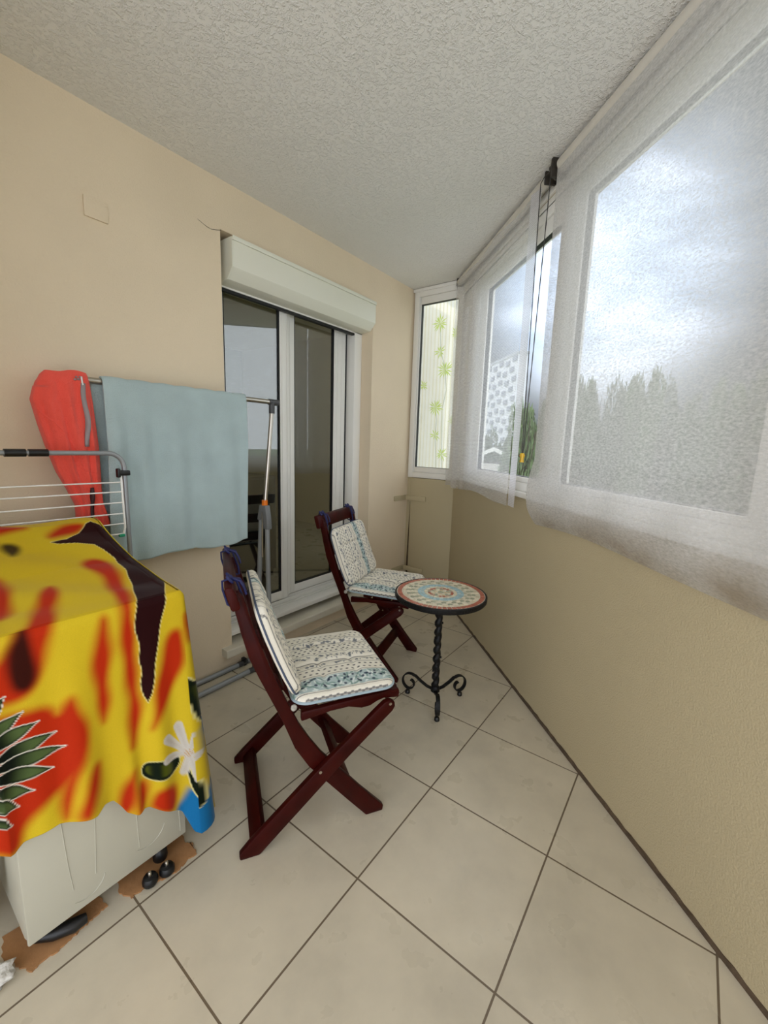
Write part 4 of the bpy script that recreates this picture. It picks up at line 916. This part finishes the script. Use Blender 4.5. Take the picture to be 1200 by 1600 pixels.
# tower block with staggered panels
def far(az,el,dist): a=math.radians(az); return (-.82+dist*math.cos(a), -.664+dist*math.sin(a), 1.257+dist*math.tan(math.radians(el)))
pA=far(25.6,0,135); pB=far(20.1,0,106)             # left (farther) and right (nearer) facade corners
dx,dy=pA[0]-pB[0],pA[1]-pB[1]; FL=math.hypot(dx,dy); top_=1.257+106*math.tan(math.radians(11.5))
tw_=thing('tower_block','tall pale tower block with staggered grey windows, seen through the striped sheer curtain','building',(pB[0],pB[1],GZ),math.atan2(dy,dx))
mb=MB(); mb.box(0,FL,-2.5,0,0,top_-GZ); mb.build('walls', pmat('pale_concrete', lin(206,208,212), .8), tw_)
nfl,ncol=10,8; fh=(top_-GZ-6)/nfl; cw=FL/ncol; gm=pmat('grey_recess', lin(128,134,146), .5)
wmsh=MB(); wmsh.box(0,cw*.52,-.02,.25,0,fh*.50); w_first=None
for j in range(nfl):
    for i in range(ncol):
        if w_first is None: w_first=o=wmsh.build('window',gm,tw_)
        else: o=w_first.copy(); COL.objects.link(o); o.parent=tw_
        o.location=(i*cw+cw*(.06 if j%2 else .42),0,6+j*fh+fh*(.12 if i%2 else .38))
mb=MB(); mb.box(-.2,FL+.2,-2.7,.2,top_-GZ,top_-GZ+.6); mb.build('roof_parapet', pmat('roof_grey', lin(170,174,180), .8), tw_)
# low house with a gabled roof
hp=far(22.2,0,36); hs=thing('house','low house with pale gabled roof below the tower block','house',(hp[0],hp[1],GZ),math.radians(112))
mb=MB(); mb.box(-2.3,2.3,-2,2,0,6.0); mb.build('walls', pmat('house_render', lin(214,208,198), .8), hs)
mb=MB(); mb.prism([(-2.8,5.7),(0,7.0),(2.8,5.7),(2.8,5.95),(0,7.3),(-2.8,5.95)], -2.4,2.4,'y'); mb.build('roof', pmat('roof_tile_grey', lin(150,146,142), .8), hs)
for sx in (-1,1):
    mb=MB(); mb.prism([(0,7.28),(sx*2.85,5.93),(sx*2.85,5.66),(0,6.98)],2.4,2.5,'y'); mb.build('bargeboard', M['frame'], hs)
    mb=MB(); mb.box(sx*1.1-.4,sx*1.1+.4,2.0,2.06,2.8,4.4); mb.build('window', gm, hs)

# ------------------------------------------------------------------ sky and light
w=bpy.data.worlds.new('overcast_sky'); SC.world=w; w.use_nodes=True; nt=w.node_tree; nt.nodes.clear()
out=nt.nodes.new('ShaderNodeOutputWorld'); bg=nt.nodes.new('ShaderNodeBackground'); nt.links.new(bg.outputs[0],out.inputs[0])
tc=nt.nodes.new('ShaderNodeTexCoord'); mp=nt.nodes.new('ShaderNodeMapping'); mp.inputs['Scale'].default_value=(1,1,2.4); nt.links.new(tc.outputs['Generated'],mp.inputs['Vector'])
n1=N(nt,'ShaderNodeTexNoise',Scale=3.4,Detail=6,Roughness=.55); nt.links.new(mp.outputs[0],n1.inputs['Vector'])
sky=ramp(nt,n1.outputs[0],[(.36,(.055,.072,.10,1)),(.52,(.105,.13,.17,1)),(.68,(.20,.23,.29,1))])
dt=N(nt,'ShaderNodeVectorMath',_operation='DOT_PRODUCT'); nrmz=N(nt,'ShaderNodeVectorMath',_operation='NORMALIZE'); nt.links.new(tc.outputs['Generated'],nrmz.inputs[0]); nt.links.new(nrmz.outputs[0],dt.inputs[0]); dt.inputs[1].default_value=(.929,.174,.326)
mr=N(nt,'ShaderNodeMapRange',_clamp=True); mr.inputs[1].default_value=.955; mr.inputs[2].default_value=1.0; mr.inputs[3].default_value=0; mr.inputs[4].default_value=1; nt.links.new(dt.outputs['Value'],mr.inputs[0])
pw=N(nt,'ShaderNodeMath',_operation='POWER'); nt.links.new(mr.outputs[0],pw.inputs[0]); pw.inputs[1].default_value=2.4
mu=N(nt,'ShaderNodeMath',_operation='MULTIPLY_ADD'); nt.links.new(pw.outputs[0],mu.inputs[0]); mu.inputs[1].default_value=22.0; mu.inputs[2].default_value=1.0
# sky out of view is brightened to fill the room; dimmer ahead of the windows
d2=N(nt,'ShaderNodeVectorMath',_operation='DOT_PRODUCT'); nt.links.new(nrmz.outputs[0],d2.inputs[0]); d2.inputs[1].default_value=(.954,.117,.276)
gz=N(nt,'ShaderNodeMapRange',_clamp=True,_interpolation_type='SMOOTHSTEP'); gz.inputs[1].default_value=.865; gz.inputs[2].default_value=.935; gz.inputs[3].default_value=BRIGHT; gz.inputs[4].default_value=1; nt.links.new(d2.outputs['Value'],gz.inputs[0])
v0=N(nt,'ShaderNodeVectorMath',_operation='SCALE'); wm_=N(nt,'ShaderNodeMix',_data_type='RGBA'); gf=N(nt,'ShaderNodeMapRange',_clamp=True); gf.inputs[1].default_value=1; gf.inputs[2].default_value=BRIGHT*.6; nt.links.new(gz.outputs[0],gf.inputs[0]); nt.links.new(gf.outputs[0],wm_.inputs[0]); sx=nt.nodes.new('ShaderNodeSeparateXYZ'); nt.links.new(nrmz.outputs[0],sx.inputs[0])      # paler haze towards the horizon
hz_=N(nt,'ShaderNodeMapRange',_clamp=True,_interpolation_type='SMOOTHSTEP'); hz_.inputs[1].default_value=.26; hz_.inputs[2].default_value=.06; hz_.inputs[4].default_value=.8; nt.links.new(sx.outputs[2],hz_.inputs[0])
hm=N(nt,'ShaderNodeMix',_data_type='RGBA'); nt.links.new(hz_.outputs[0],hm.inputs[0]); nt.links.new(sky,hm.inputs[6]); hm.inputs[7].default_value=(.30,.325,.36,1); nt.links.new(hm.outputs[2],wm_.inputs[6]); wm_.inputs[7].default_value=(.455,.475,.52,1); nt.links.new(wm_.outputs[2],v0.inputs[0]); nt.links.new(gz.outputs[0],v0.inputs['Scale'])
vm=N(nt,'ShaderNodeVectorMath',_operation='SCALE'); nt.links.new(v0.outputs[0],vm.inputs[0]); nt.links.new(mu.outputs[0],vm.inputs['Scale'])
nt.links.new(vm.outputs[0],bg.inputs['Color']); bg.inputs['Strength'].default_value=SKY_STRENGTH
sl_=bpy.data.lights.new('sun_behind_clouds','SUN'); sl_.energy=SUN_ENERGY; sl_.angle=math.radians(50); sl_.color=(1,.97,.92)
so=bpy.data.objects.new('sun_behind_clouds',sl_); COL.objects.link(so); so.location=(6,1,4)
so.rotation_euler=Vector((-.80,-.12,-.58)).to_track_quat('-Z','Y').to_euler()

# ------------------------------------------------------------------ camera
yaw,pit,roll=.636997848,.162506679,.0322998993; Fpx=653.36633
cy,sy=math.cos(yaw),math.sin(yaw)
f=Vector((math.cos(pit)*cy,math.cos(pit)*sy,-math.sin(pit))); r=Vector((sy,-cy,0)); u=r.cross(f)
r2=r*math.cos(roll)+u*math.sin(roll); u2=-r*math.sin(roll)+u*math.cos(roll)
cd=bpy.data.cameras.new('camera'); cam=bpy.data.objects.new('camera',cd); COL.objects.link(cam)
cam.matrix_world=Matrix(((r2.x,u2.x,-f.x,-.824008),(r2.y,u2.y,-f.y,-.664076),(r2.z,u2.z,-f.z,1.287325),(0,0,0,1)))
cd.sensor_fit='HORIZONTAL'; cd.sensor_width=36; cd.lens=Fpx/1200*36; cd.clip_start=.02; cd.clip_end=1000
SC.camera=cam
SC.view_settings.view_transform='Standard'; SC.view_settings.look='None'; SC.view_settings.gamma=1; SC.view_settings.use_curve_mapping=False
SC.view_settings.exposure=EXPOSURE
